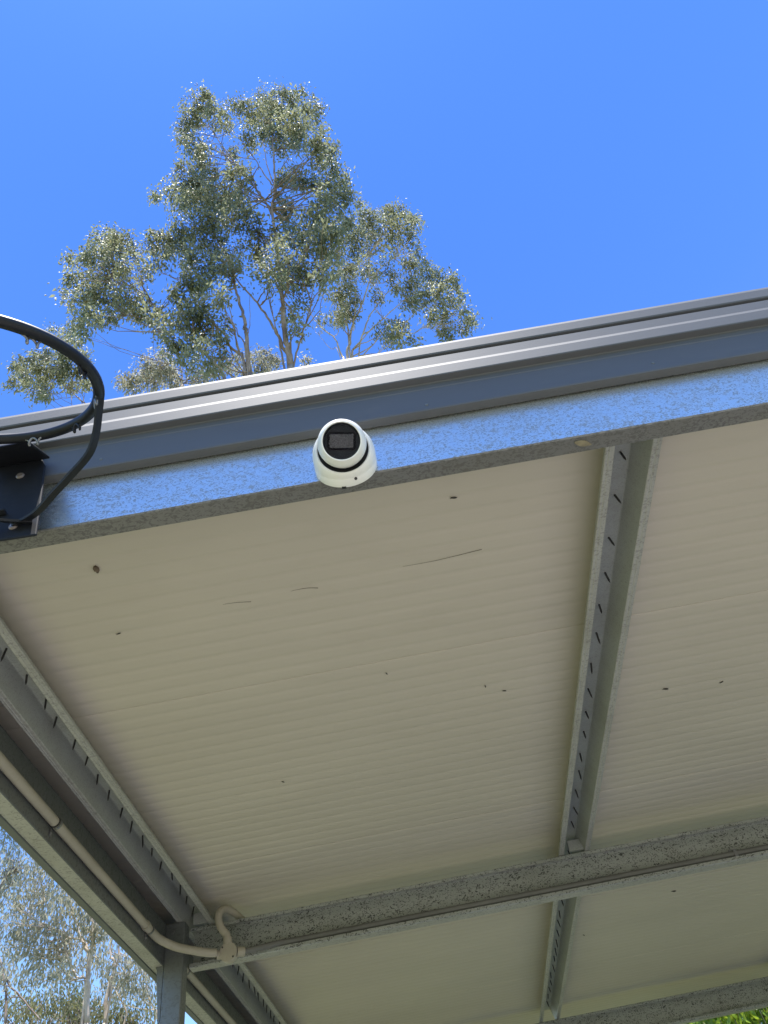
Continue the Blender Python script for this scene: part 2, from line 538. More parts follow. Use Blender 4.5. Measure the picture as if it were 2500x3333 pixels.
# other posts that carry the roof further on
for px, py in ((-1.179, 6.40), (4.35, 1.06), (4.35, 3.66), (4.35, 6.46)):
    add_bevel(mesh_obj('post', *box(px, px + 0.107, py, py + 0.10, 0, (1.2475 if px > 0 or py > 6 else 1.4165) + Z0), M['post'], carport), 0.006)
bp = mesh_obj('bolt', *lathe([(0.010, 0), (0.009, 0.005), (0.004, 0.006)], (-1.146, 3.4990, 1.378 + Z0), (0, -1, 0), 6), M['wire'], carport)

# ------------------------------------------------------------------ security camera
CB = Vector((-0.009, 1.0, 1.281 + Z0))
cctv = tag(empty('security_camera', CB), 'white dome security camera with dark round window on the galvanised beam', 'security camera')
NY = Vector((0, -1, 0))
BC = CB + Vector((0, -0.034, 0.0))
to_cam = (Vector((0, 0, Z0)) - BC).normalized()
def tilt(v, deg):
    # rotate v, in the vertical plane through the lens, upwards
    side = Vector((1, 0, 0))
    return Matrix.Rotation(math.radians(-deg), 3, side) @ v
ao = tilt(to_cam, 27)
RB = 0.0680
mesh_obj('base_plate', *lathe([(0.0660, 0.0005), (0.0676, 0.0020), (0.0682, 0.006), (0.0682, 0.020), (0.0660, 0.026)], CB, NY, 72), M['white'], cctv, smooth=True)
prof = []
a1 = math.asin(0.0590 / RB)
for k in range(26):
    t = math.pi - 0.02 - (math.pi - 0.02 - a1) * k / 25
    prof.append((RB * math.sin(t), RB * math.cos(t)))
hr = RB * math.cos(a1)
prof += [(0.0582, hr + 0.0006), (0.0565, hr + 0.0004), (0.0552, hr - 0.0006), (0.0543, hr - 0.0022), (0.0538, hr - 0.005)]
slot_v = [(0.0538, hr - 0.0048), (0.0536, hr - 0.011)]
hv, hf = lathe(prof, BC, ao, 72, close=False)
hv = [Vector((p.x, min(p.y, 0.9992), p.z)) for p in hv]
mesh_obj('housing', hv, hf, M['white'], cctv, smooth=True)
mesh_obj('slot_ring', *lathe(slot_v + [(0.0536, hr - 0.0112), (0.0533, hr - 0.0102), (0.0510, hr - 0.0100), (0.040, hr - 0.014)], BC, ao, 48, close=False), M['slot'], cctv, smooth=True)  # near-black ring: the deep shade between eyeball and housing put into colour
EC = BC + ao * 0.0535 + tilt(ao, 90) * 0.0016
ax = tilt(to_cam, 9)
R_E, R_W = 0.0515, 0.0386
hw = math.sqrt(R_E ** 2 - R_W ** 2)
prof = []
for k in range(14):
    t = math.radians(-80 + k * (80 + math.degrees(math.asin(hw / R_E)) - 7) / 13)
    prof.append((R_E * math.cos(t), R_E * math.sin(t)))
prof += [(R_W + 0.0042, hw - 0.0016), (R_W + 0.0022, hw + 0.0006), (R_W + 0.0002, hw), (R_W, hw - 0.004)]
eye = mesh_obj('eyeball', *lathe(prof, EC, ax, 64, close=False), M['white'], cctv, smooth=True)
mesh_obj('window', *lathe([(R_W - 0.0006, hw - 0.0008), (0.030, hw - 0.0002), (0.016, hw + 0.0002), (0.002, hw + 0.0004), (0.002, hw - 0.001), (R_W - 0.0006, hw - 0.0022)], EC, ax, 48, close=False), M['window'], cctv, smooth=True)
ux = Vector((0.984, 0.108, -0.141)); ux = (ux - ax * ux.dot(ax)).normalized(); uy = ax.cross(ux)
mesh_obj('backing', *lathe([(R_W, hw - 0.0035), (0.0345, hw - 0.0095), (0.002, hw - 0.0098)], EC, ax, 48, close=False), M['backing'], cctv, smooth=True)
def rrect(w, h, r, d0, d1, c):
    pts = []
    for cx, cy, a0 in ((w - r, h - r, 0), (-w + r, h - r, 90), (-w + r, -h + r, 180), (w - r, -h + r, 270)):
        for k in range(5):
            a = math.radians(a0 + k * 22.5)
            pts.append((cx + r * math.cos(a), cy + r * math.sin(a)))
    n = len(pts)
    v = [c + ux * x + uy * y + ax * d for d in (d0, d1) for x, y in pts]
    f = [tuple(range(n)), tuple(range(n, 2 * n))] + [(k, (k + 1) % n, n + (k + 1) % n, n + k) for k in range(n)]
    return v, f
PC = EC + uy * 0.0005
pn = mesh_obj('led_panel', *rrect(0.0295, 0.0190, 0.006, hw - 0.0094, hw - 0.0068, PC), M['panel'], cctv, at=PC)
mb = MB().add(rrect(0.0240, 0.0140, 0.003, hw - 0.0066, hw - 0.0062, PC))
for i in range(8):
    for j in range(5):
        c = PC + ux * (-0.0222 + i * 0.00635 + random.uniform(-.0012, .0012)) + uy * (-0.0116 + j * 0.0058 + random.uniform(-.0010, .0010))
        q = random.uniform(0.6, 1.25)
        mb.add(lathe([(0.0026 * q, hw - 0.0062), (0.0020 * q, hw - 0.0062 + 0.0009 * q), (0.0008, hw - 0.0062 + 0.0011 * q)], c, ax, 7))
mesh_obj('led', mb.v, mb.f, M['led'], pn, at=PC)
sp = CB + Vector((0.016, -0.020, -0.0658))
mesh_obj('grub_screw', *lathe([(0.0034, 0.0), (0.0032, 0.0018), (0.0016, 0.0018), (0.0014, 0.001)], sp, (0.2, -0.25, -1), 12), M['screw'], cctv, at=sp)
mesh_obj('cable_notch', *box(CB.x - 0.016, CB.x - 0.007, 0.9955, 1.0, CB.z - 0.0690, CB.z - 0.062), M['slot'], cctv)

# ------------------------------------------------------------------ basketball hoop on the left of the beam
RC = Vector((-0.672, 0.655, 1.283 + Z0))
rt, ru = 0.501, -0.070
ey = Vector((0, math.cos(rt), math.sin(rt))); ex = Vector((math.cos(ru), 0, math.sin(ru)))
ex = (ex - ey * ex.dot(ey)).normalized(); en = ex.cross(ey).normalized()
RR = 0.229
hoop = tag(empty('basketball_hoop', (-0.70, 0.93, 1.13 + Z0)), 'black basketball ring without a net, drooping beside the beam', 'basketball hoop')
def rp(a, r=RR, h=0.0):
    return RC + (ex * math.cos(a) + ey * math.sin(a)) * r + en * h
N = 96
mb = MB()
sec = [(0.0110 * math.cos(t), 0.0110 * math.sin(t)) for t in [2 * math.pi * k / 12 for k in range(12)]]
v = []; f = []
for i in range(N):
    a = 2 * math.pi * i / N
    for dr, dh in sec:
        v.append(rp(a, RR + dr, dh))
for i in range(N):
    i2 = (i + 1) % N
    for k in range(12):
        k2 = (k + 1) % 12
        f.append((i * 12 + k, i * 12 + k2, i2 * 12 + k2, i2 * 12 + k))
ring = mesh_obj('ring', v, f, M['black'], hoop, smooth='all')
# double-loop net hooks hanging under the ring
for i in range(12):
    a0 = math.radians(-5 + 30 * i)
    pts = []
    for k in range(29):
        t = k / 28
        a = a0 + (t - 0.5) * 0.16
        loop = -0.008 - 0.0085 * (1 - math.cos(t * 4 * math.pi)) * 0.9
        pts.append(rp(a + 0.018 * math.sin(t * 4 * math.pi), RR - 0.005 + 0.002 * math.sin(t * 9), loop))
    mesh_obj('net_hook', *tube(pts, 0.0024, 6), M['wire'] if i % 2 else M['black'], hoop, smooth='all')
# bracket plate, folded flange and bolts
bx0, bx1 = -0.832, -0.655
pl = [(bx0 - 0.012, 1.425), (bx0 - 0.012, 1.365), (bx0 + 0.008, 1.192), (bx1 + 0.006, 1.186), (bx1 - 0.012, 1.340), (bx1 - 0.024, 1.425), (bx1 - 0.060, 1.508), (bx0 + 0.030, 1.512)]
n = len(pl)
v = [(x, yy, z + Z0) for yy in (0.956, 0.962) for x, z in pl]
f = [tuple(range(n)), tuple(range(2 * n - 1, n - 1, -1))] + [(k, (k + 1) % n, n + (k + 1) % n, n + k) for k in range(n)]
add_bevel(mesh_obj('bracket', v, f, M['bracket'], hoop), 0.004, 2)
v, f = box(bx0 + 0.015, -0.727, 0.940, 0.956, 1.266 + Z0, 1.274 + Z0)
add_bevel(mesh_obj('bracket_ledge', v, f, M['bracket'], hoop), 0.003, 2)
# arm from the bracket to the ring, with a gusset under it
v, f = box(-0.800, -0.672, 0.868, 0.9558, 1.392 + Z0, 1.400 + Z0)
v = [(x, y, z + (0.056 if y > 0.9 else 0.0)) for x, y, z in v]
add_bevel(mesh_obj('ring_arm', v, f, M['black'], hoop), 0.003, 2)
for x, z in ((-0.729, 1.400), (-0.704, 1.224), (-0.795, 1.400), (-0.80, 1.23)):
    c = Vector((x, 0.956, z + Z0))
    mesh_obj('bolt', *lathe([(0.0096, 0), (0.0094, 0.002), (0.0066, 0.0045), (0.0012, 0.0050)], c, (0, -1, 0), 20), M['bolt'], hoop, smooth=True, at=c)
# flat brace bent from the ring down to the foot of the bracket
def brace(sgn):
    A = rp(math.radians(20) if sgn > 0 else math.radians(160), RR + 0.002, -0.004)
    pts = [A, (-0.469, 0.765, 1.303 + Z0), (-0.4835, 0.800, 1.2765 + Z0), (-0.5047, 0.830, 1.252 + Z0), (-0.5495, 0.860, 1.2323 + Z0), (-0.5960, 0.892, 1.2240 + Z0), (-0.6430, 0.925, 1.2160 + Z0), (-0.700, 0.9535, 1.224 + Z0)]
    if sgn < 0:
        pts = [A] + [Vector((2 * RC.x - 0.02 - p[0], p[1], p[2])) for p in pts[1:]]
    P = smooth_path(pts, 5)
    v = []; f = []
    for i, p in enumerate(P):
        t = (P[min(i + 1, len(P) - 1)] - P[max(i - 1, 0)]).normalized()
        s = Vector((0.25, 0.80, 0.45)); s = (s - t * s.dot(t)).normalized(); w = t.cross(s)
        for a, b in ((0.0085, 0.0026), (0.0085, -0.0026), (-0.0085, -0.0026), (-0.0085, 0.0026)):
            v.append(p + s * a + w * b)
    for i in range(len(P) - 1):
        for k in range(4):
            f.append((i * 4 + k, i * 4 + (k + 1) % 4, i * 4 + 4 + (k + 1) % 4, i * 4 + 4 + k))
    f += [(0, 1, 2, 3), tuple(len(v) - 4 + k for k in (3, 2, 1, 0))]
    return mesh_obj('brace', v, f, M['black'], hoop, smooth=True)
brace(1); brace(-1)

# ------------------------------------------------------------------ electrical conduit
cd = tag(empty('electrical_conduit', (-0.893, 3.43, 1.25 + Z0)), 'beige plastic conduit with round junction box below the roof', 'conduit')
CR = 0.0160
pts = [(-1.1635, 1.06, 1.306 + Z0), (-1.1635, 3.20, 1.306 + Z0)]
mesh_obj('pipe', *tube(pts, CR, 14), M['conduit'], cd, smooth=True)
JB = Vector((-0.897, 3.500, 1.254 + Z0))
pts = smooth_path([(-1.1635, 3.20, 1.306 + Z0), (-1.1635, 3.275, 1.306 + Z0), (-1.150, 3.345, 1.298 + Z0), (-1.105, 3.398, 1.281 + Z0), (-1.060, 3.420, 1.268 + Z0), (-1.01, 3.445, 1.258 + Z0), (-0.975, 3.468, 1.254 + Z0), (-0.945, 3.485, 1.2535 + Z0)], 6)
mesh_obj('elbow', *tube(pts, CR + 0.0010, 14), M['conduit'], cd, smooth=True)
mesh_obj('collar', *tube([(-1.1635, 3.185, 1.306 + Z0), (-1.1635, 3.215, 1.306 + Z0)], CR + 0.003, 14), M['conduit'], cd, smooth=True)
mesh_obj('collar', *tube([(-1.1635, 2.262, 1.306 + Z0), (-1.1635, 2.269, 1.306 + Z0)], CR + 0.0015, 14), M['slot'], cd, smooth=True)
jb = mesh_obj('junction_box', *lathe([(0.036, 0.040), (0.038, 0.008), (0.0395, 0.007), (0.0395, 0.001), (0.038, -0.001), (0.010, -0.0014)], JB, (0, 1, 0), 36), M['conduit'], cd, smooth=True, at=JB)
for dx, dz in ((-0.024, 0.021), (0.023, -0.023)):
    c = JB + Vector((dx, -0.0012, dz))
    mesh_obj('lid_screw', *lathe([(0.0042, -0.001), (0.0040, 0.0012), (0.0012, 0.0013)], c, (0, -1, 0), 8), M['screw'], jb, at=c)
for a, b in (((-0.948, 3.514, 1.2535), (-0.930, 3.516, 1.254)), ((-0.862, 3.520, 1.254), (-0.832, 3.535, 1.254)), ((-0.901, 3.515, 1.286), (-0.903, 3.515, 1.316))):
    pa = Vector(a) + Vector((0, 0, Z0)); pb_ = Vector(b) + Vector((0, 0, Z0))
    mesh_obj('collar', *tube([pa, pb_], CR + 0.0035, 14), M['conduit'], cd, smooth=True)
pts = smooth_path([(-0.895, 3.520, 1.254 + Z0), (-0.832, 3.535, 1.254 + Z0), (-0.70, 3.585, 1.2780 + Z0), (-0.55, 3.606, 1.2840 + Z0), (0.6, 3.606, 1.2840 + Z0)], 4) + [Vector((4.4, 3.606, 1.2840 + Z0))]
mesh_obj('pipe', *tube(pts, 0.0130, 14), M['conduit_shaded'], cd, smooth=True)
pts = smooth_path([(-0.903, 3.515, 1.300 + Z0), (-0.908, 3.515, 1.330 + Z0), (-0.930, 3.510, 1.358 + Z0), (-0.943, 3.507, 1.395 + Z0), (-0.940, 3.515, 1.432 + Z0), (-0.922, 3.560, 1.458 + Z0), (-0.890, 3.640, 1.452 + Z0), (-0.862, 3.70, 1.425 + Z0), (-0.850, 3.72, 1.37 + Z0)], 7)
P = pts
rad = [CR + 0.0006 + 0.0009 * math.sin(i * 2.1) for i in range(len(P))]
mesh_obj('flexible_pipe', *tube(P, rad, 14), M['conduit'], cd, smooth='all')
def saddle(y, name='saddle'):
    mb = MB()
    pts = []
    for k in range(13):
        a = math.radians(-100 + k * 200 / 12)
        pts.append((CR + 0.0022, a))
    v = []; f = []
    for r in (CR + 0.0005, CR + 0.0025):
        for yy in (y - 0.006, y + 0.006):
            for _, a in pts:
                v.append((-1.1635 + r * math.cos(a), yy, 1.306 + Z0 + r * math.sin(a)))
    n = len(pts)
    for q in range(4):
        A, B_ = ((0, 1), (2, 3), (0, 2), (1, 3))[q]
        for k in range(n - 1):
            f.append((A * n + k, A * n + k + 1, B_ * n + k + 1, B_ * n + k))
    mb.add((v, f))
    mb.add(box(-1.1812, -1.177, y - 0.006, y + 0.006, 1.268 + Z0, 1.292 + Z0))
    mb.add(lathe([(0.004, 0), (0.003, 0.004)], (-1.177, y, 1.276 + Z0), (1, 0, 0), 6))
    return mesh_obj(name, mb.v, mb.f, M['wire'], cd, smooth=True)
for y in (1.35, 2.278, 3.245):
    saddle(y)
# clip on the run along the rafter
mb = MB().add(box(1.424, 1.436, 3.590, 3.640, 1.2975 + Z0, 1.2995 + Z0)).add(lathe([(0.011, 0), (0.010, 0.003), (0.005, 0.003), (0.004, 0.0005)], (1.43, 3.640, 1.310 + Z0), (0, -1, 0), 14))
mesh_obj('saddle', mb.v, mb.f, M['wire'], cd, smooth=True)
mesh_obj('saddle', *box(1.423, 1.437, 3.5905, 3.5930, 1.262 + Z0, 1.2975 + Z0), M['wire'], cd)
# the run that carries on along the side beyond the rafter
mesh_obj('pipe', *tube([(-1.1635, 3.60, 1.306 + Z0), (-1.1635, 6.37, 1.306 + Z0)], CR, 14), M['conduit'], cd, smooth=True)
saddle(3.78); saddle(5.1)

# ------------------------------------------------------------------ small things under the roof
def blob(c, r, name, mat, label, cat, squash=(1, 1, 0.6), seed=0, group=None):
    rnd = random.Random(seed)
    bm = bmesh.new()
    bmesh.ops.create_icosphere(bm, subdivisions=2, radius=1)
    vs = []
    for vv in bm.verts:
        k = 1 + rnd.uniform(-0.22, 0.22)
        vs.append((c[0] + vv.co.x * r * squash[0] * k, c[1] + vv.co.y * r * squash[1] * k, c[2] + Z0 + vv.co.z * r * squash[2] * k))
    fs = [tuple(q.index for q in ff.verts) for ff in bm.faces]
    bm.free()
    return tag(mesh_obj(name, vs, fs, mat, smooth='all', at=(c[0], c[1], c[2] + Z0)), label, cat, group)
blob((-0.722, 1.361, 1.496), 0.0105, 'mud_nest', M['mud'], 'small brown mud wasp nest on the cream sheet left of the camera', 'wasp nest', (0.7, 1.35, 0.7), 1)
def insect(c, ln, ang, label, seed):
    rnd = random.Random(seed)
    d = Vector((math.cos(ang), math.sin(ang), 0)); s = Vector((-d.y, d.x, 0))
    p = Vector((c[0], c[1], c[2] + Z0 - 0.0015))
    mb = MB().add(tube([p - d * ln * .5, p - d * ln * .3, p, p + d * ln * .3, p + d * ln * .5], [ln * .04, ln * .13, ln * .16, ln * .12, ln * .03], 7))
    for sg in (-1, 1):
        w = [p + d * ln * .1, p + d * ln * -.7 + s * sg * ln * .22, p + d * ln * -.5 + s * sg * ln * .02]
        w2 = [q + Vector((0, 0, 0.0008)) for q in w]
        mb.add((w + w2, [(0, 1, 2), (5, 4, 3), (0, 1, 4, 3), (1, 2, 5, 4), (2, 0, 3, 5)]))
    return tag(mesh_obj('insect', mb.v, mb.f, M['speck'], at=p), label, 'insect', 'dark insects under the roof')
insect((0.263, 1.333, 1.498), 0.017, 0.15, 'dark insect under the cream sheet just behind the galvanised front beam', 2)
insect((-0.001, 2.059, 1.498), 0.011, 1.2, 'tiny dark insect near the middle of the large cream roof panel', 3)
insect((0.334, 2.239, 1.498), 0.013, 1.4, 'dark insect on the cream panel, left one of a close pair', 4)
insect((0.404, 2.287, 1.498), 0.013, 0.2, 'dark insect on the cream panel, right one of a close pair', 5)
insect((1.027, 2.473, 1.498), 0.022, 0.3, 'dark insect alone on the cream panel right of the purlin', 6)
insect((-0.754, 1.628, 1.498), 0.014, -0.2, 'thin dark insect on the cream panel near the left purlin', 7)
insect((-0.465, 2.618, 1.498), 0.012, 0.8, 'faint small insect on the far part of the large cream panel', 8)
insect((1.390, 4.575, 1.498), 0.026, 0.2, 'dark insect on the panel just beyond the middle rafter', 9)
insect((0.896, 5.007, 1.498), 0.020, 1.0, 'black insect on the panel beyond the middle rafter beside the purlin', 10)
insect((1.249, 2.497, 1.498), 0.014, -0.7, 'thin small insect on the cream panel nearest the right picture edge', 12)
def thread(pts, r, label):
    P = smooth_path([(x, y, z + Z0) for x, y, z in pts], 6)
    return tag(mesh_obj('cobweb_thread', *tube(P, [r * 0.7 * (0.35 + 0.65 * k / (len(P) - 1)) for k in range(len(P))], 5), M['thread'], smooth='all', at=P[0]), label, 'cobweb', 'cobweb threads under the roof')
thread([(0.10, 1.565, 1.499), (0.20, 1.563, 1.4975), (0.335, 1.552, 1.498)], 0.0011, 'long dusty cobweb thread under the panel right of the camera')
thread([(-0.235, 1.583, 1.499), (-0.19, 1.581, 1.498), (-0.155, 1.590, 1.4985)], 0.0012, 'short dusty cobweb thread under the panel below the camera')
thread([(-0.435, 1.588, 1.499), (-0.40, 1.588, 1.498), (-0.355, 1.597, 1.4985)], 0.0009, 'faint short cobweb thread left of the one below the camera')
# dry leaf caught under the flange
c = Vector((0.512, 1.020, 1.2495 + Z0))
lv = []; lf = []
for k in range(9):
    t = k / 8; w = 0.0075 * math.sin(math.pi * min(1, t * 0.95 + 0.05)) + 0.0004
    d = Vector((0.93, 0.34, 0)); s = Vector((-0.34, 0.93, 0))
    for dz in (-0.0012, -0.0022):
        lv += [c + d * (t - 0.5) * 0.042 + s * w + Vector((0, 0, dz - 0.0006)), c + d * (t - 0.5) * 0.042 - s * w + Vector((0, 0, dz))]
for k in range(8):
    a = k * 4; b = a + 4
    lf += [(a, a + 1, b + 1, b), (a + 2, b + 2, b + 3, a + 3), (a, b, b + 2, a + 2), (a + 1, a + 3, b + 3, b + 1)]
lf += [(0, 2, 3, 1), (32, 33, 35, 34)]
tag(mesh_obj('dry_leaf', lv, lf, M['dryleaf'], at=c), 'dry yellow leaf stuck under the front beam flange', 'leaf')

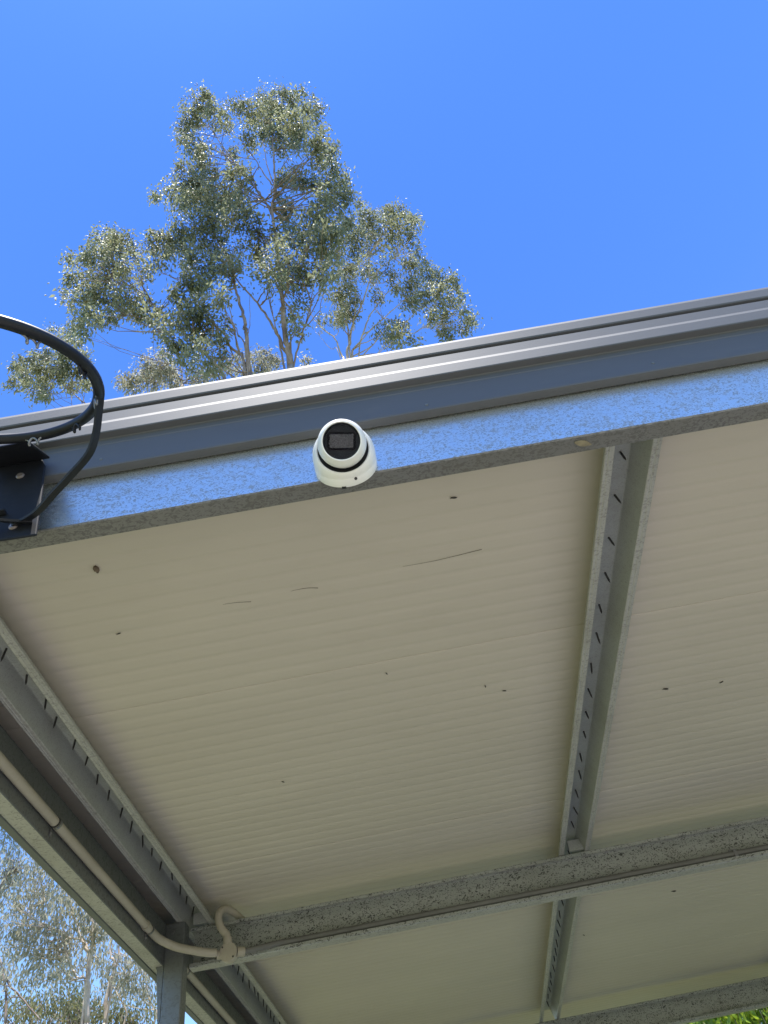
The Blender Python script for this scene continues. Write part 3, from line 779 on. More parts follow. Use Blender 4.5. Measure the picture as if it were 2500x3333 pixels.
# pale pole standing on the lawn beyond the post
pp = tag(empty('pale_pole', (-2.215, 7.0, 0)), 'pale painted pole on the grass behind the carport post', 'pole')
mesh_obj('shaft', *tube([(-2.215, 7.0, 0), (-2.215, 7.0, 4.3)], 0.048, 18), M['pole'], pp, smooth=True)
mesh_obj('cap', *lathe([(0.055, 4.3), (0.055, 4.33), (0.03, 4.36)], (-2.215, 7.0, 0), (0, 0, 1), 18), M['pole'], pp, smooth=True)
mesh_obj('strap', *lathe([(0.0485, 3.60), (0.052, 3.602), (0.052, 3.63), (0.0485, 3.632)], (-2.215, 7.0, 0), (0, 0, 1), 18, close=False), M['wire'], pp, smooth=True)
TREE_DATA = {'A':([([(-0.9,8.21,15.999),(-0.897,8.093,16.445),(-0.932,8.019,16.747),(-0.928,7.923,17.136),(-0.918,7.813,17.604),(-0.879,7.68,18.185),(-0.858,7.32,19.999),(-0.857,6.97,22.144),(-0.702,6.786,23.398),(-0.654,6.624,24.686),(-0.599,6.454,26.206),(-0.57,6.285,27.966),(-0.471,6.16,29.397)],0.17,0.03),([(-0.909,8.181,16.112),(-1.025,8.048,16.662),(-1.116,7.953,17.081),(-1.197,7.879,17.418),(-1.394,7.754,18.04),(-1.629,7.651,18.607),(-1.958,7.511,19.427),(-2.06,7.437,19.853)],0.11,0.03),([(-0.893,7.0,21.963),(-1.026,6.889,22.79),(-1.208,6.823,23.365),(-1.39,6.727,24.203),(-1.637,6.631,25.133),(-2.014,6.513,26.413),(-2.304,6.418,27.535),(-2.555,6.322,28.726),(-2.784,6.27,29.466)],0.07,0.02),([(-0.796,6.764,23.615),(-1.04,6.646,24.697),(-1.224,6.543,25.708),(-1.406,6.491,26.294),(-1.507,6.432,26.933)],0.05,0.018),([(-0.757,6.734,23.827),(-0.86,6.602,24.985),(-0.869,6.491,25.999),(-0.923,6.418,26.754)],0.04,0.018),([(-0.689,6.756,23.619),(-0.413,6.624,24.56),(-0.211,6.55,25.098)],0.04,0.018),([(-0.685,6.749,23.675),(-0.152,6.631,24.362),(0.13,6.602,24.465),(0.481,6.587,24.407)],0.03,0.014),([(-0.897,8.203,16.025),(-0.819,8.048,16.591),(-0.824,7.953,16.978),(-0.762,7.901,17.17),(-0.579,7.813,17.48)],0.07,0.02),([(-1.044,8.218,16.019),(-1.066,8.048,16.676),(-1.077,7.96,17.037),(-1.153,7.813,17.689),(-1.218,7.614,18.627)],0.06,0.02),([(-0.819,8.21,15.972),(-0.649,8.034,16.591),(-0.47,7.901,17.066),(-0.32,7.798,17.45),(-0.212,7.702,17.834),(-0.019,7.614,18.168),(0.178,7.488,18.696)],0.06,0.02),([(-0.884,7.665,18.256),(-1.035,7.474,19.251),(-1.145,7.194,20.847),(-1.345,7.142,21.248)],0.05,0.018),([(-0.879,7.68,18.185),(-0.344,7.385,19.434),(0.098,7.194,20.313)],0.06,0.018),([(-0.212,7.702,17.834),(-0.362,7.518,18.763),(-0.515,7.415,19.349)],0.04,0.018)],[(-2.68,5.69,29.58,0.54),(-3.07,6.17,30.16,0.62),(-2.26,5.97,28.54,0.45),(-3.44,6.34,29.43,0.4),(-3.21,6.49,28.0,0.48),(-2.46,5.89,24.45,0.36),(-3.09,5.71,25.55,0.22),(-2.11,6.56,30.51,0.41),(-1.61,5.79,28.2,0.44),(-1.08,5.75,27.82,0.5),(-0.63,6.6,32.44,0.67),(0.04,5.97,29.1,0.53),(0.59,6.42,30.61,0.56),(0.86,6.05,27.8,0.34),(-0.44,6.32,28.5,0.69),(0.19,5.76,25.43,0.61),(0.78,6.35,27.41,0.37),(-1.04,6.66,29.21,0.6),(-1.3,6.36,26.54,0.39),(-0.46,6.6,27.25,0.56),(0.24,6.54,26.35,0.54),(0.71,5.8,23.37,0.37),(-1.9,6.72,27.18,0.23),(0.95,6.52,24.89,0.42),(0.64,6.22,23.34,0.42),(0.92,5.97,21.51,0.31),(1.16,7.07,24.02,0.38),(0.8,6.65,22.27,0.41),(1.19,6.96,22.87,0.25),(-3.07,7.01,26.87,0.59),(-3.26,6.92,25.33,0.56),(-2.79,7.17,25.89,0.64),(-3.32,6.37,25.52,0.25),(-3.57,7.14,24.89,0.52),(-2.83,6.75,22.98,0.62),(-2.51,7.33,24.58,0.52),(-4.37,7.19,25.86,0.19),(-3.48,6.24,22.68,0.22),(-1.72,6.15,22.89,0.33),(-1.42,6.22,23.28,0.25),(-2.09,7.3,25.09,0.52),(-1.58,6.62,23.16,0.34),(-2.39,7.11,22.39,0.41),(-1.64,6.61,21.66,0.37),(-2.73,6.95,22.26,0.41),(-1.44,6.82,21.16,0.34),(-1.85,6.76,21.34,0.39),(-1.36,7.15,21.2,0.21),(-0.46,6.74,23.68,0.29),(-0.07,7.08,25.11,0.34),(-0.31,6.8,24.4,0.21),(0.08,7.18,24.5,0.3),(0.44,7.06,24.35,0.36),(0.79,7.36,23.51,0.43),(1.12,6.97,22.24,0.27),(0.49,6.41,20.41,0.3),(0.91,7.28,22.44,0.33),(-0.66,7.33,24.1,0.36),(-0.53,7.41,22.73,0.42),(-0.79,7.12,21.02,0.34),(-0.32,7.29,21.28,0.39),(0.1,6.58,20.1,0.32),(0.35,7.32,22.09,0.41),(-0.25,7.23,20.15,0.42),(0.22,6.85,19.26,0.4),(-0.67,6.66,18.58,0.3),(-1.25,7.6,21.2,0.34),(-1.43,7.84,21.23,0.32),(-1.05,6.85,18.01,0.38),(-0.7,7.69,19.97,0.42),(-0.32,7.18,18.9,0.35),(-0.9,7.06,17.54,0.28),(-1.32,7.15,18.43,0.25),(-0.54,7.8,19.04,0.31),(0.15,7.7,20.24,0.38),(0.56,6.49,18.74,0.34),(0.96,7.1,20.84,0.33),(0.17,6.82,17.32,0.32),(-0.35,7.7,19.02,0.31),(0.5,6.98,18.89,0.33),(-0.77,8.19,18.17,0.25),(-0.51,8.2,18.85,0.21),(-0.65,7.81,16.93,0.15)]),'B':([([(-1.762,8.044,15.687),(-1.774,7.941,16.389),(-1.781,7.847,17.071),(-1.787,7.791,17.504),(-1.865,7.707,18.215),(-1.962,7.636,18.857),(-2.022,7.585,19.347),(-2.059,7.519,19.988),(-2.267,7.425,21.036),(-2.467,7.355,21.902),(-2.603,7.285,22.801)],0.12,0.025),([(-1.778,8.03,15.785),(-1.886,7.979,16.167),(-2.028,7.871,16.983),(-2.078,7.791,17.608),(-2.154,7.716,18.243),(-2.283,7.669,18.69)],0.06,0.018),([(-1.813,7.932,16.468),(-1.96,7.847,17.134),(-2.056,7.791,17.6),(-2.203,7.753,17.953)],0.045,0.015),([(-1.883,7.969,16.23),(-1.959,7.941,16.452),(-2.067,7.852,17.136),(-2.211,7.819,17.437),(-2.359,7.791,17.709)],0.05,0.015),([(-1.867,7.988,16.097),(-2.121,7.922,16.64),(-2.199,7.889,16.904),(-2.32,7.833,17.367),(-2.577,7.777,17.899),(-2.803,7.707,18.562),(-3.037,7.66,19.056)],0.075,0.02),([(-1.748,7.843,17.094),(-1.677,7.777,17.574),(-1.651,7.65,18.615)],0.025,0.01),([(-2.331,8.059,15.776),(-2.569,7.98,16.383),(-2.949,7.896,17.115),(-3.352,7.817,17.856),(-3.633,7.772,18.318),(-3.933,7.71,18.948),(-4.246,7.654,19.564),(-4.566,7.609,20.104),(-5.042,7.575,20.614),(-5.596,7.491,21.7)],0.09,0.02),([(-3.544,7.8,18.059),(-3.863,7.744,18.635),(-4.154,7.665,19.427),(-4.482,7.603,20.125)],0.05,0.016),([(-3.352,7.817,17.856),(-3.721,7.834,17.854),(-3.949,7.8,18.203),(-4.298,7.761,18.652),(-4.752,7.75,18.912),(-5.112,7.795,18.666)],0.045,0.012),([(-2.409,7.851,17.263),(-2.615,7.744,18.179),(-2.889,7.688,18.755),(-3.002,7.665,18.993),(-3.297,7.598,19.72),(-3.631,7.553,20.281),(-3.904,7.536,20.557)],0.05,0.014),([(-2.594,7.98,16.391),(-2.944,7.958,16.667),(-3.323,7.969,16.715),(-3.817,8.025,16.489)],0.04,0.014)],[(-5.94,7.85,24.69,0.5),(-4.95,7.04,21.97,0.41),(-5.3,6.8,21.02,0.35),(-5.27,7.46,22.19,0.51),(-5.37,6.8,20.32,0.34),(-5.72,7.02,20.71,0.29),(-4.6,7.22,21.47,0.3),(-5.37,7.56,21.26,0.52),(-4.51,7.02,19.65,0.4),(-4.04,6.85,19.47,0.22),(-6.47,7.87,22.41,0.2),(-6.01,7.24,20.34,0.13),(-6.11,8.01,22.26,0.34),(-4.6,7.93,21.49,0.3),(-6.35,7.21,21.73,0.13),(-3.55,7.19,22.24,0.42),(-3.19,7.25,22.42,0.36),(-4.03,7.44,22.61,0.48),(-4.32,7.41,22.31,0.36),(-2.81,7.34,21.83,0.46),(-2.46,7.44,21.6,0.4),(-3.64,7.86,22.66,0.57),(-3.89,7.37,21.09,0.34),(-2.86,7.28,20.45,0.51),(-2.49,7.65,20.9,0.47),(-1.96,7.05,19.52,0.31),(-3.01,7.22,19.24,0.36),(-2.84,8.05,20.78,0.45),(-2.18,7.48,19.52,0.34),(-1.95,7.47,19.95,0.25),(-2.12,6.96,17.33,0.22),(-2.83,7.4,19.05,0.31),(-1.82,7.4,21.08,0.24),(-5.53,7.0,18.45,0.33),(-5.74,7.7,20.15,0.37),(-5.37,7.73,19.94,0.39),(-5.11,7.11,17.83,0.35),(-5.94,7.82,19.31,0.3),(-5.15,7.63,18.64,0.31),(-5.03,7.8,19.83,0.38),(-4.43,7.4,18.88,0.36),(-4.36,7.86,19.44,0.42),(-4.67,7.92,19.42,0.33),(-3.68,7.07,17.22,0.26),(-5.15,7.2,17.23,0.22),(-3.9,7.88,18.69,0.22),(-6.73,8.11,21.53,0.17),(-4.69,7.25,18.92,0.24),(-3.47,7.5,18.99,0.22),(-3.37,7.68,19.09,0.36),(-2.89,7.38,18.03,0.39),(-2.58,7.48,17.64,0.38),(-3.09,7.44,17.52,0.4),(-3.44,7.53,17.6,0.29),(-2.89,7.83,17.75,0.39),(-3.38,7.54,16.73,0.32),(-3.1,7.64,16.8,0.37),(-3.87,8.06,18.32,0.19),(-2.54,7.24,15.68,0.3),(-2.45,7.87,17.0,0.28),(-2.39,7.97,18.09,0.25),(-2.96,7.65,15.96,0.35),(-2.47,7.57,15.47,0.28),(-2.33,8.24,16.79,0.22)]),'E':([([(-4.613,11.568,21.946),(-4.732,11.501,22.995),(-5.079,11.45,23.919)],0.05,0.02),([(-2.023,11.517,21.841),(-2.067,11.467,22.626),(-1.759,11.442,22.921)],0.04,0.02)],[(-5.45,11.08,22.65,0.4),(-5.1,11.04,22.05,0.45),(-5.83,11.35,22.67,0.4),(-5.07,11.67,22.82,0.46),(-6.03,10.96,21.82,0.36),(-6.36,11.25,22.0,0.24),(-5.98,11.28,21.66,0.36),(-5.71,11.87,22.79,0.44),(-4.75,11.4,21.59,0.32),(-4.38,11.87,22.78,0.4),(-5.07,10.97,22.76,0.3),(-2.37,11.17,22.2,0.35),(-2.01,11.56,22.62,0.39),(-1.71,11.86,22.61,0.33),(-2.2,11.35,21.75,0.38),(-2.7,11.07,21.58,0.29),(-2.54,10.98,20.83,0.28),(-3.15,11.45,22.11,0.33),(-0.76,11.01,21.1,0.14),(-3.84,11.8,22.64,0.37)]),'C':([([(0.321,9.754,18.718),(0.259,9.719,18.996),(0.209,9.65,19.544),(-0.101,9.58,20.21),(-0.315,9.517,20.813),(-0.446,9.469,21.286)],0.06,0.014),([(0.413,9.754,18.687),(0.545,9.678,19.213),(0.708,9.573,19.978),(0.894,9.517,20.373),(1.15,9.434,21.002),(1.486,9.322,21.904),(1.73,9.267,22.353),(1.995,9.225,22.67),(2.368,9.183,22.953),(2.921,9.141,23.171)],0.1,0.018),([(0.542,9.747,18.695),(0.838,9.664,19.218),(1.105,9.559,19.95),(1.384,9.483,20.489),(1.824,9.392,21.123),(2.318,9.322,21.58)],0.08,0.018),([(0.838,9.664,19.218),(1.153,9.601,19.596),(1.58,9.531,20.007),(2.061,9.455,20.479),(2.377,9.413,20.727),(2.824,9.392,20.743),(3.405,9.35,20.899)],0.05,0.014),([(0.545,9.678,19.213),(0.615,9.538,20.299),(0.718,9.469,20.856),(0.992,9.399,21.376),(1.131,9.308,22.177)],0.06,0.016),([(1.58,9.531,20.007),(1.992,9.552,19.687),(2.186,9.615,19.122),(2.57,9.58,19.258),(2.905,9.559,19.304)],0.03,0.012),([(0.222,9.726,18.957),(0.052,9.705,19.171),(-0.13,9.657,19.608),(-0.285,9.608,20.049)],0.025,0.01),([(2.107,9.559,19.59),(2.558,9.483,20.057),(2.947,9.434,20.329)],0.025,0.01),([(1.486,9.322,21.904),(1.66,9.169,23.393),(1.797,9.03,24.927),(1.929,8.925,26.192)],0.04,0.014),([(1.66,9.169,23.393),(2.248,9.065,24.318),(2.877,8.995,24.876)],0.035,0.012)],[(2.0,9.17,27.92,0.21),(1.76,8.45,24.84,0.28),(1.93,8.6,24.59,0.4),(2.62,9.19,26.76,0.4),(2.95,8.97,26.22,0.43),(3.39,9.2,26.22,0.36),(2.86,8.71,24.08,0.46),(3.1,8.45,23.27,0.26),(2.34,8.66,23.98,0.45),(1.83,9.28,25.66,0.48),(1.28,8.66,24.06,0.45),(1.0,8.77,24.27,0.43),(2.6,8.88,23.5,0.36),(3.0,8.88,23.34,0.24),(1.32,8.92,23.43,0.44),(2.02,9.51,24.99,0.41),(0.78,8.65,22.61,0.34),(1.4,8.52,21.39,0.3),(1.09,9.7,23.62,0.39),(0.66,9.62,23.62,0.36),(1.65,9.75,23.52,0.36),(2.11,9.05,22.2,0.25),(3.29,9.58,24.08,0.22),(3.29,9.62,23.27,0.27),(2.53,8.8,21.3,0.38),(2.18,9.51,22.1,0.37),(2.97,9.6,22.31,0.37),(2.46,9.47,21.27,0.41),(3.17,9.21,21.36,0.3),(3.35,8.95,20.54,0.34),(3.54,9.05,20.25,0.32),(2.76,8.97,19.79,0.36),(3.04,8.78,19.27,0.37),(3.65,9.42,20.26,0.32),(3.57,9.12,18.98,0.27),(3.29,9.78,20.14,0.4),(2.61,8.89,18.34,0.29),(3.13,9.97,19.75,0.26),(3.73,9.67,19.48,0.23),(4.01,9.94,19.93,0.16),(3.66,9.97,19.5,0.1),(3.18,10.01,19.4,0.18),(2.66,9.42,20.49,0.29),(0.6,8.7,20.17,0.33),(0.52,9.65,21.47,0.36),(0.86,8.82,21.07,0.29),(0.36,9.19,19.76,0.28),(0.56,9.63,20.55,0.32),(0.77,9.44,20.37,0.24),(-0.01,9.33,20.16,0.23),(0.25,9.83,22.57,0.2),(1.8,9.61,19.66,0.26),(1.46,9.32,18.84,0.25),(1.82,9.23,18.41,0.34),(1.67,10.0,19.52,0.33),(2.13,9.53,18.61,0.22),(2.5,9.69,20.83,0.22),(0.98,9.12,20.78,0.21),(1.51,8.94,20.19,0.23)]),'F':([([(-6.864,10.726,20.075),(-7.122,10.696,20.396),(-7.514,10.641,20.965),(-7.837,10.599,21.428),(-8.434,10.569,21.885)],0.05,0.012),([(-7.044,10.708,20.275),(-7.358,10.629,21.017),(-7.627,10.545,21.836),(-8.074,10.424,23.108)],0.03,0.01),([(-7.116,10.702,20.345),(-7.608,10.678,20.695),(-7.997,10.69,20.719)],0.03,0.01),([(-7.514,10.641,20.965),(-7.899,10.66,20.937),(-8.263,10.641,21.204)],0.02,0.01)],[(-8.19,10.3,23.65,0.35),(-8.18,10.62,24.54,0.3),(-7.3,9.89,22.29,0.27),(-8.68,10.56,24.93,0.24),(-8.89,10.86,23.85,0.36),(-9.14,10.73,23.57,0.36),(-9.4,10.79,23.32,0.33),(-8.02,9.83,20.96,0.41),(-9.02,10.62,22.22,0.34),(-8.36,10.84,23.06,0.45),(-7.31,9.82,21.35,0.35),(-7.22,10.15,21.24,0.38),(-7.72,10.2,20.97,0.38),(-8.35,10.53,21.47,0.33),(-8.57,10.43,21.12,0.27),(-7.08,10.42,21.38,0.29),(-7.7,10.83,21.75,0.33),(-6.57,9.92,19.77,0.19),(-7.84,10.02,19.98,0.22),(-7.57,9.88,21.94,0.3),(-8.94,9.96,21.61,0.15),(-8.83,9.97,20.83,0.15),(-7.61,10.92,23.53,0.26)]),'G':([([(-6.371,15.0,6.252),(-6.446,15.0,6.843),(-6.488,15.0,7.17),(-6.485,15.0,7.501),(-6.5,15.0,7.848),(-6.597,15.0,8.114),(-6.723,15.0,8.429),(-6.878,15.0,9.029)],0.11,0.03),([(-6.484,15.0,7.202),(-6.618,15.0,7.525),(-6.845,15.0,7.998),(-7.14,15.0,8.599),(-7.474,15.0,9.34)],0.1,0.025),([(-6.515,15.0,7.339),(-6.998,15.0,7.798),(-7.406,15.0,8.065),(-7.816,15.0,8.3),(-8.212,15.0,8.61)],0.06,0.02),([(-6.487,15.0,6.818),(-6.703,15.0,7.046),(-6.993,15.0,7.558),(-7.115,15.0,7.819),(-7.488,15.0,8.385),(-7.767,15.0,9.001)],0.07,0.02),([(-6.479,15.0,7.585),(-6.45,15.0,8.015),(-6.524,15.0,8.392)],0.06,0.02)],[(-8.11,15.71,10.3,0.28),(-7.46,14.17,9.18,0.28),(-7.58,15.0,9.46,0.29),(-7.88,14.63,9.17,0.28),(-7.55,14.63,8.97,0.28),(-7.27,14.7,8.91,0.26),(-8.07,15.29,8.98,0.34),(-7.65,15.17,8.85,0.31),(-7.04,14.72,8.64,0.28),(-6.87,14.38,8.23,0.29),(-8.15,14.66,8.97,0.26),(-7.9,14.25,8.45,0.28),(-8.17,15.11,8.64,0.31),(-7.88,15.43,8.65,0.32),(-7.17,14.76,8.24,0.28),(-6.52,14.16,7.99,0.26),(-6.43,14.36,7.87,0.22),(-7.6,14.75,8.05,0.28),(-7.98,15.21,8.04,0.29),(-7.68,15.57,8.16,0.27),(-7.07,14.76,7.9,0.23),(-7.27,15.6,8.01,0.21),(-7.0,15.25,8.11,0.21),(-6.47,14.86,7.71,0.16),(-6.24,14.74,7.75,0.13),(-7.22,14.99,7.6,0.25),(-7.68,15.41,7.76,0.26),(-7.64,14.84,7.61,0.25),(-7.12,15.39,7.6,0.19),(-6.69,14.92,7.25,0.18),(-6.77,14.49,7.04,0.2),(-7.26,15.07,7.26,0.21),(-6.54,15.39,7.81,0.14),(-7.87,14.14,8.06,0.25),(-8.16,14.85,8.1,0.26),(-8.01,14.85,7.76,0.23),(-8.57,15.76,7.97,0.22),(-7.92,15.87,7.59,0.19),(-7.58,14.75,7.13,0.18),(-7.05,15.8,7.89,0.14),(-6.61,15.58,7.53,0.14),(-6.49,14.52,7.82,0.18)]),'I':([([(-6.308,12.0,5.527),(-6.486,12.0,6.154),(-6.989,12.0,7.211),(-7.293,12.0,8.206)],0.05,0.02),([(-6.956,12.0,7.205),(-6.834,12.0,7.731),(-6.706,12.0,7.802),(-6.546,12.0,7.804)],0.05,0.014),([(-6.554,12.0,6.191),(-6.349,12.0,6.001),(-6.097,12.0,5.77),(-5.796,12.0,5.475)],0.05,0.02)],[(-6.9,11.96,8.08,0.16),(-6.66,11.55,7.64,0.19),(-6.93,12.38,7.97,0.14),(-6.73,12.19,7.95,0.1),(-7.08,12.46,8.54,0.12),(-7.03,12.35,7.89,0.12),(-6.95,12.2,7.58,0.12),(-7.25,12.28,8.66,0.12),(-6.77,12.08,8.2,0.12),(-6.26,11.52,6.0,0.11),(-6.49,12.11,6.26,0.11)]),'J':([([(-6.849,17.0,6.81),(-6.879,17.0,7.309),(-6.793,17.0,7.723),(-6.724,17.0,7.988),(-6.751,17.0,8.277),(-6.777,17.0,8.574)],0.1,0.04),([(-6.793,17.0,7.723),(-6.894,17.0,8.018),(-6.933,17.0,8.31),(-6.864,17.0,8.59)],0.07,0.03),([(-6.45,17.0,6.742),(-6.559,17.0,7.149),(-6.757,17.0,7.446)],0.06,0.02),([(-5.836,17.0,6.637),(-5.923,17.0,6.954),(-6.038,17.0,7.321),(-6.136,17.0,7.699)],0.05,0.015)],[(-6.08,16.01,7.47,0.19),(-5.99,16.29,7.43,0.21),(-6.23,17.55,7.69,0.2),(-6.19,16.09,7.3,0.17),(-6.01,16.18,7.16,0.19),(-5.81,16.2,7.06,0.16),(-6.7,17.76,7.55,0.16),(-5.75,16.36,7.04,0.14),(-6.29,16.05,7.44,0.12),(-7.28,17.68,8.01,0.16),(-6.75,16.24,7.65,0.12),(-6.85,17.69,8.26,0.13),(-7.01,17.35,7.66,0.15),(-6.49,17.67,8.15,0.13),(-6.29,17.9,7.99,0.16),(-7.13,17.16,8.59,0.18),(-7.16,17.6,8.95,0.21),(-6.36,16.07,8.13,0.14),(-6.85,17.53,7.65,0.13)]),'K':([],[(-10.42,20.03,8.3,0.37),(-10.36,20.65,8.52,0.41),(-9.99,18.82,8.15,0.32),(-10.1,20.75,8.67,0.35),(-10.01,21.3,8.84,0.35),(-8.46,18.68,7.9,0.31),(-8.6,19.47,8.2,0.29),(-8.82,20.19,8.14,0.36),(-9.5,20.98,8.37,0.41),(-9.02,19.23,7.82,0.37),(-9.25,19.04,7.82,0.34),(-8.06,19.25,7.89,0.31),(-8.43,20.35,7.97,0.36),(-8.34,20.76,8.29,0.3),(-7.73,19.68,7.67,0.34),(-7.39,19.6,7.67,0.31),(-7.49,19.69,7.91,0.26),(-7.1,19.55,7.65,0.31),(-7.25,19.75,7.57,0.31),(-6.57,18.75,7.25,0.24),(-6.98,20.0,7.82,0.23),(-11.07,21.42,9.07,0.3),(-9.87,19.74,8.49,0.27),(-9.4,20.74,8.87,0.28),(-8.83,18.98,8.27,0.2),(-8.59,20.57,8.53,0.24),(-8.93,20.77,8.64,0.25)])}
# ------------------------------------------------------------------ trees
def leaf_mesh(name, pos, axis, nrm, length, width, tone, mat, parent, base):
    """many leaf blades as folded quads (numpy arrays, world space)"""
    n = len(pos)
    side = np.cross(axis, nrm)
    side /= np.linalg.norm(side, axis=1)[:, None] + 1e-9
    L = length[:, None]; W = width[:, None]
    p0 = pos
    p1 = pos + axis * L * 0.42 + side * W * 0.5
    p2 = pos + axis * L + nrm * L * 0.10
    p3 = pos + axis * L * 0.42 - side * W * 0.5
    pm = pos + axis * L * 0.45 - nrm * W * 0.25
    V = np.stack([p0, p1, p2, p3, pm], 1).reshape(-1, 3) - np.array(base)
    idx = np.arange(n)[:, None] * 5
    T = np.concatenate([idx + np.array([[0, 4, 1]]), idx + np.array([[1, 4, 2]]), idx + np.array([[0, 3, 4]]), idx + np.array([[3, 2, 4]])], 0)
    me = bpy.data.meshes.new(name)
    me.vertices.add(len(V)); me.vertices.foreach_set('co', V.astype(np.float32).ravel())
    nt = len(T)
    me.loops.add(nt * 3); me.loops.foreach_set('vertex_index', T.astype(np.int32).ravel())
    me.polygons.add(nt)
    me.polygons.foreach_set('loop_start', np.arange(0, nt * 3, 3, dtype=np.int32))
    me.polygons.foreach_set('loop_total', np.full(nt, 3, dtype=np.int32))
    me.update(calc_edges=True)
    at = me.attributes.new('tone', 'FLOAT', 'POINT')
    at.data.foreach_set('value', np.repeat(tone, 5).astype(np.float32))
    me.materials.append(mat)
    o = bpy.data.objects.new(name, me)
    COL.objects.link(o)
    o.parent = parent
    return o

def unit(a):
    return a / (np.linalg.norm(a, axis=1)[:, None] + 1e-9)

def crown(parent, base, clumps, mat, density, leaf_len, leaf_w, droop=0.8, tuft_r=0.16, per=34, name='crown'):
    P = []; T = []; D = []; NN = []
    for (x, y, z, r) in clumps:
        nt = max(4, int(density * (r / 0.4) ** 2))
        d = unit(RNG.normal(size=(nt, 3)))
        rad = r * 0.74 * RNG.uniform(0.1, 1.0, size=(nt, 1)) ** 0.5
        tc = np.array([x, y, z]) + d * rad * np.array([1.0, 1.25, 0.9])
        ton = RNG.normal(0.42, 0.13)
        for c in tc:
            k = int(per * RNG.uniform(0.5, 1.4))
            q = RNG.normal(size=(k, 3)) * tuft_r * RNG.uniform(0.65, 1.25) * np.array([1, 1, 1.05])
            P.append(c + q)
            d0 = np.array([RNG.normal(0, 1 - droop + 0.15), RNG.normal(0, 1 - droop + 0.15), -1.0])
            D.append(unit(d0 + RNG.normal(0, 0.27, (k, 3))))
            n0 = RNG.normal(size=3)
            NN.append(n0 / np.linalg.norm(n0) + RNG.normal(0, 0.42, (k, 3)))
            T.append(np.clip(RNG.normal(ton + RNG.normal(0, 0.10), 0.16, size=k), 0, 1))
    P = np.concatenate(P); T = np.concatenate(T)
    n = len(P)
    # a few leaves of fresh yellow tone
    T[RNG.random(n) < 0.01] = 1.0
    ax = np.concatenate(D)
    nr = np.concatenate(NN); nr = nr - ax * np.sum(nr * ax, 1)[:, None]; nr = unit(nr)
    L = leaf_len * RNG.uniform(0.6, 1.3, n); W = leaf_w * RNG.uniform(0.7, 1.3, n)
    return leaf_mesh(name, P, ax, nr, L, W, T, mat, parent, base)

def wobble(pts, amp, rnd):
    P = smooth_path(pts, 4)
    return [p + Vector((rnd.gauss(0, amp), rnd.gauss(0, amp), rnd.gauss(0, amp * 0.5))) if 0 < i < len(P) - 1 else p for i, p in enumerate(P)]

def gum_tree(name, label, group, data, leaf, bark, density, leaf_len, leaf_w, seed, per=34, tuft_r=0.16, ground_r=0.16, foot=None, join=2.6, twigs=3, twig_r=0.011, droop=0.8):
    rnd = random.Random(seed)
    brs, cls = data
    b0 = Vector(brs[0][0][0])
    base = Vector((b0.x * 1.02 + 0.1, b0.y + 0.15, 0)) if foot is None else Vector(foot)
    root = tag(empty(name, base), label, 'tree', group)
    fork = Vector((b0.x * 1.01, b0.y + 0.05, b0.z - join))
    RS = 0.46
    mid = (base + fork) / 2 + Vector((rnd.gauss(0, .12), rnd.gauss(0, .12), 0))
    T = MB()
    tp = smooth_path([base, mid, fork, b0], 6)
    T.add(tube(tp, [ground_r + (brs[0][1] * RS - ground_r) * (k / (len(tp) - 1)) for k in range(len(tp))], 12))
    samples = []
    for pts, r0, r1 in brs:
        r0, r1 = r0 * RS, r1 * RS
        pts = [Vector(p) for p in pts]
        if (pts[0] - b0).length < 1.6 and pts is not None and pts[0].z < b0.z + 1.2 and (pts[0] - b0).length > 0.02:
            pts = [fork] + pts
        P = wobble(pts, 0.008 + r0 * 0.05, rnd)
        n = len(P)
        R = [max(r1, r0 + (r1 - r0) * (k / (n - 1)) ** 0.8) for k in range(n)]
        T.add(tube(P, R, 8))
        samples += [(p, R[k]) for k, p in enumerate(P)]
    SP = np.array([tuple(p) for p, _ in samples])
    W = MB()
    for (x, y, z, r) in cls:
        c = np.array([x, y, z])
        d = np.linalg.norm(SP - c - np.array([0, 0, -r * 0.6]), axis=1) + np.maximum(0, SP[:, 2] - z) * 1.5
        order = np.argsort(d)
        for q in range(twigs):
            k = order[min(len(order) - 1, rnd.randint(0, 5))]
            s = Vector(SP[k])
            if (s - Vector(c)).length > 1.9 + r or s.z > z + 0.4:
                continue
            e = Vector(c) + Vector((rnd.gauss(0, r * .5), rnd.gauss(0, r * .5), rnd.gauss(0.1 * r, r * .4)))
            m = s.lerp(e, 0.5) + Vector((rnd.gauss(0, .10), rnd.gauss(0, .10), -0.08))
            P = wobble([s, m, e], 0.012, rnd)
            rr = min(samples[k][1] * 0.8, twig_r * 1.8)
            T.add(tube(P, [rr + (twig_r * 0.35 - rr) * (i / (len(P) - 1)) for i in range(len(P))], 5))
    mesh_obj('trunk', T.v, T.f, bark, root, smooth='all')
    crown(root, base, cls, leaf, density, leaf_len, leaf_w, droop, tuft_r, per)
    return root

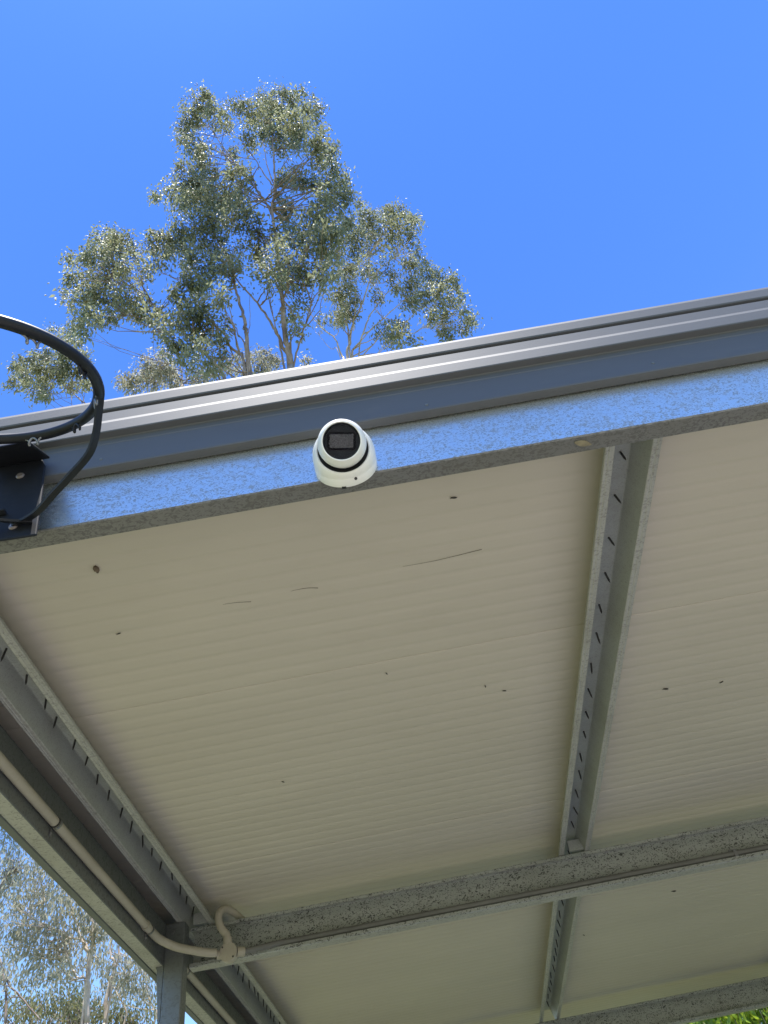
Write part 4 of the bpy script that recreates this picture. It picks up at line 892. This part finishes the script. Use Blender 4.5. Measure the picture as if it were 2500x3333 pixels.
GT = 'gum trees above the roof edge'
gum_tree('gum_tree', 'tallest gum tree rising above the roof edge, with the highest crown', GT, TREE_DATA['A'], M['gum'], M['bark'], 11, 0.15, 0.054, 1, per=36, tuft_r=0.125)
gum_tree('gum_tree', 'gum tree spreading left above the roof, its slim dark trunk left of the tallest', GT, TREE_DATA['B'], M['gum'], M['bark'], 11, 0.14, 0.050, 2, per=36, tuft_r=0.115)
gum_tree('gum_tree', 'gum tree with pale fanning stems on the right side above the roof', GT, TREE_DATA['C'], M['gum'], M['bark_pale'], 11, 0.14, 0.048, 3, per=36, tuft_r=0.11)
gum_tree('gum_tree', 'low yellowish gum crown just above the roof edge behind the trunks', GT, TREE_DATA['E'], M['gum_pale'], M['bark'], 12, 0.15, 0.045, 4, foot=(-2.6, 11.9, 0), per=34, tuft_r=0.115)
gum_tree('gum_tree', 'small gum crown seen through the basketball ring at the far left', GT, TREE_DATA['F'], M['gum'], M['bark'], 13, 0.16, 0.046, 5, per=34, tuft_r=0.11)
GL = 'gum trees below the left edge of the roof'
gum_tree('gum_tree', 'tall pale gum tree with a straight trunk left of the carport post', GL, TREE_DATA['G'], M['gum_pale'], M['bark_pale'], 13, 0.12, 0.032, 6, per=30, tuft_r=0.13, ground_r=0.065, join=1.5, twig_r=0.008)
gum_tree('gum_tree', 'thin gum tree at the lower left corner with hanging leaves', GL, TREE_DATA['I'], M['gum_pale'], M['bark'], 14, 0.10, 0.024, 7, per=26, tuft_r=0.11, ground_r=0.05, join=1.0, twig_r=0.006)
gum_tree('gum_tree', 'forked gum tree with bare limbs close beside the carport post', GL, TREE_DATA['J'], M['gum_pale'], M['bark_pale'], 13, 0.12, 0.030, 8, per=28, tuft_r=0.13, ground_r=0.055, join=1.5, twig_r=0.008)

# lower scrub trees behind them
KC = TREE_DATA['K'][1]
ks = sorted(KC, key=lambda c: c[0])
parts = [ks[:9], ks[9:18], ks[18:]]
names = ['olive scrub tree low at the left picture edge behind the gums', 'olive scrub tree behind the straight pale gum trunk', 'olive scrub tree behind the forked gum beside the post']
for i, cl in enumerate(parts):
    cx = sum(c[0] for c in cl) / len(cl); cy = sum(c[1] for c in cl) / len(cl); cz = sum(c[2] for c in cl) / len(cl)
    low = [(cx + random.uniform(-1, 1), cy + random.uniform(-1, 1), random.uniform(3.5, cz - 0.4), random.uniform(0.5, 0.8)) for _ in range(16)]
    brs = [([(cx, cy, cz - 2.5), (cx + .1, cy, cz - 1.2), (cx - .1, cy, cz)], 0.12, 0.03)]
    gum_tree('scrub_tree', names[i], 'scrub trees behind the gums', (brs, cl + low), M['scrub'], M['bark'], 9, 0.12, 0.038, 20 + i, per=28, tuft_r=0.15, ground_r=0.09, join=1.0)

# lush shrub beyond the rear rafter at the right
cl = []
rnd = random.Random(5)
for k in range(70):
    a = rnd.uniform(0, 2 * math.pi); h = rnd.uniform(-1, 1); rr = rnd.uniform(0.5, 1.0)
    cl.append((3.45 + 1.3 * rr * math.cos(a) * math.sqrt(1 - h * h), 9.6 + 0.9 * rr * math.sin(a) * math.sqrt(1 - h * h), 2.95 + 1.35 * rr * h, 0.34))
brs = [([(3.35, 9.6, 0.9), (3.3, 9.6, 1.6), (3.4, 9.55, 2.6)], 0.06, 0.02)]
gum_tree('shrub', 'lush bright green shrub beyond the rear rafter at the right', 'garden shrubs', (brs, cl), M['lush'], M['bark'], 10, 0.12, 0.050, 31, per=26, tuft_r=0.14, ground_r=0.08, join=0.5, droop=0.45)
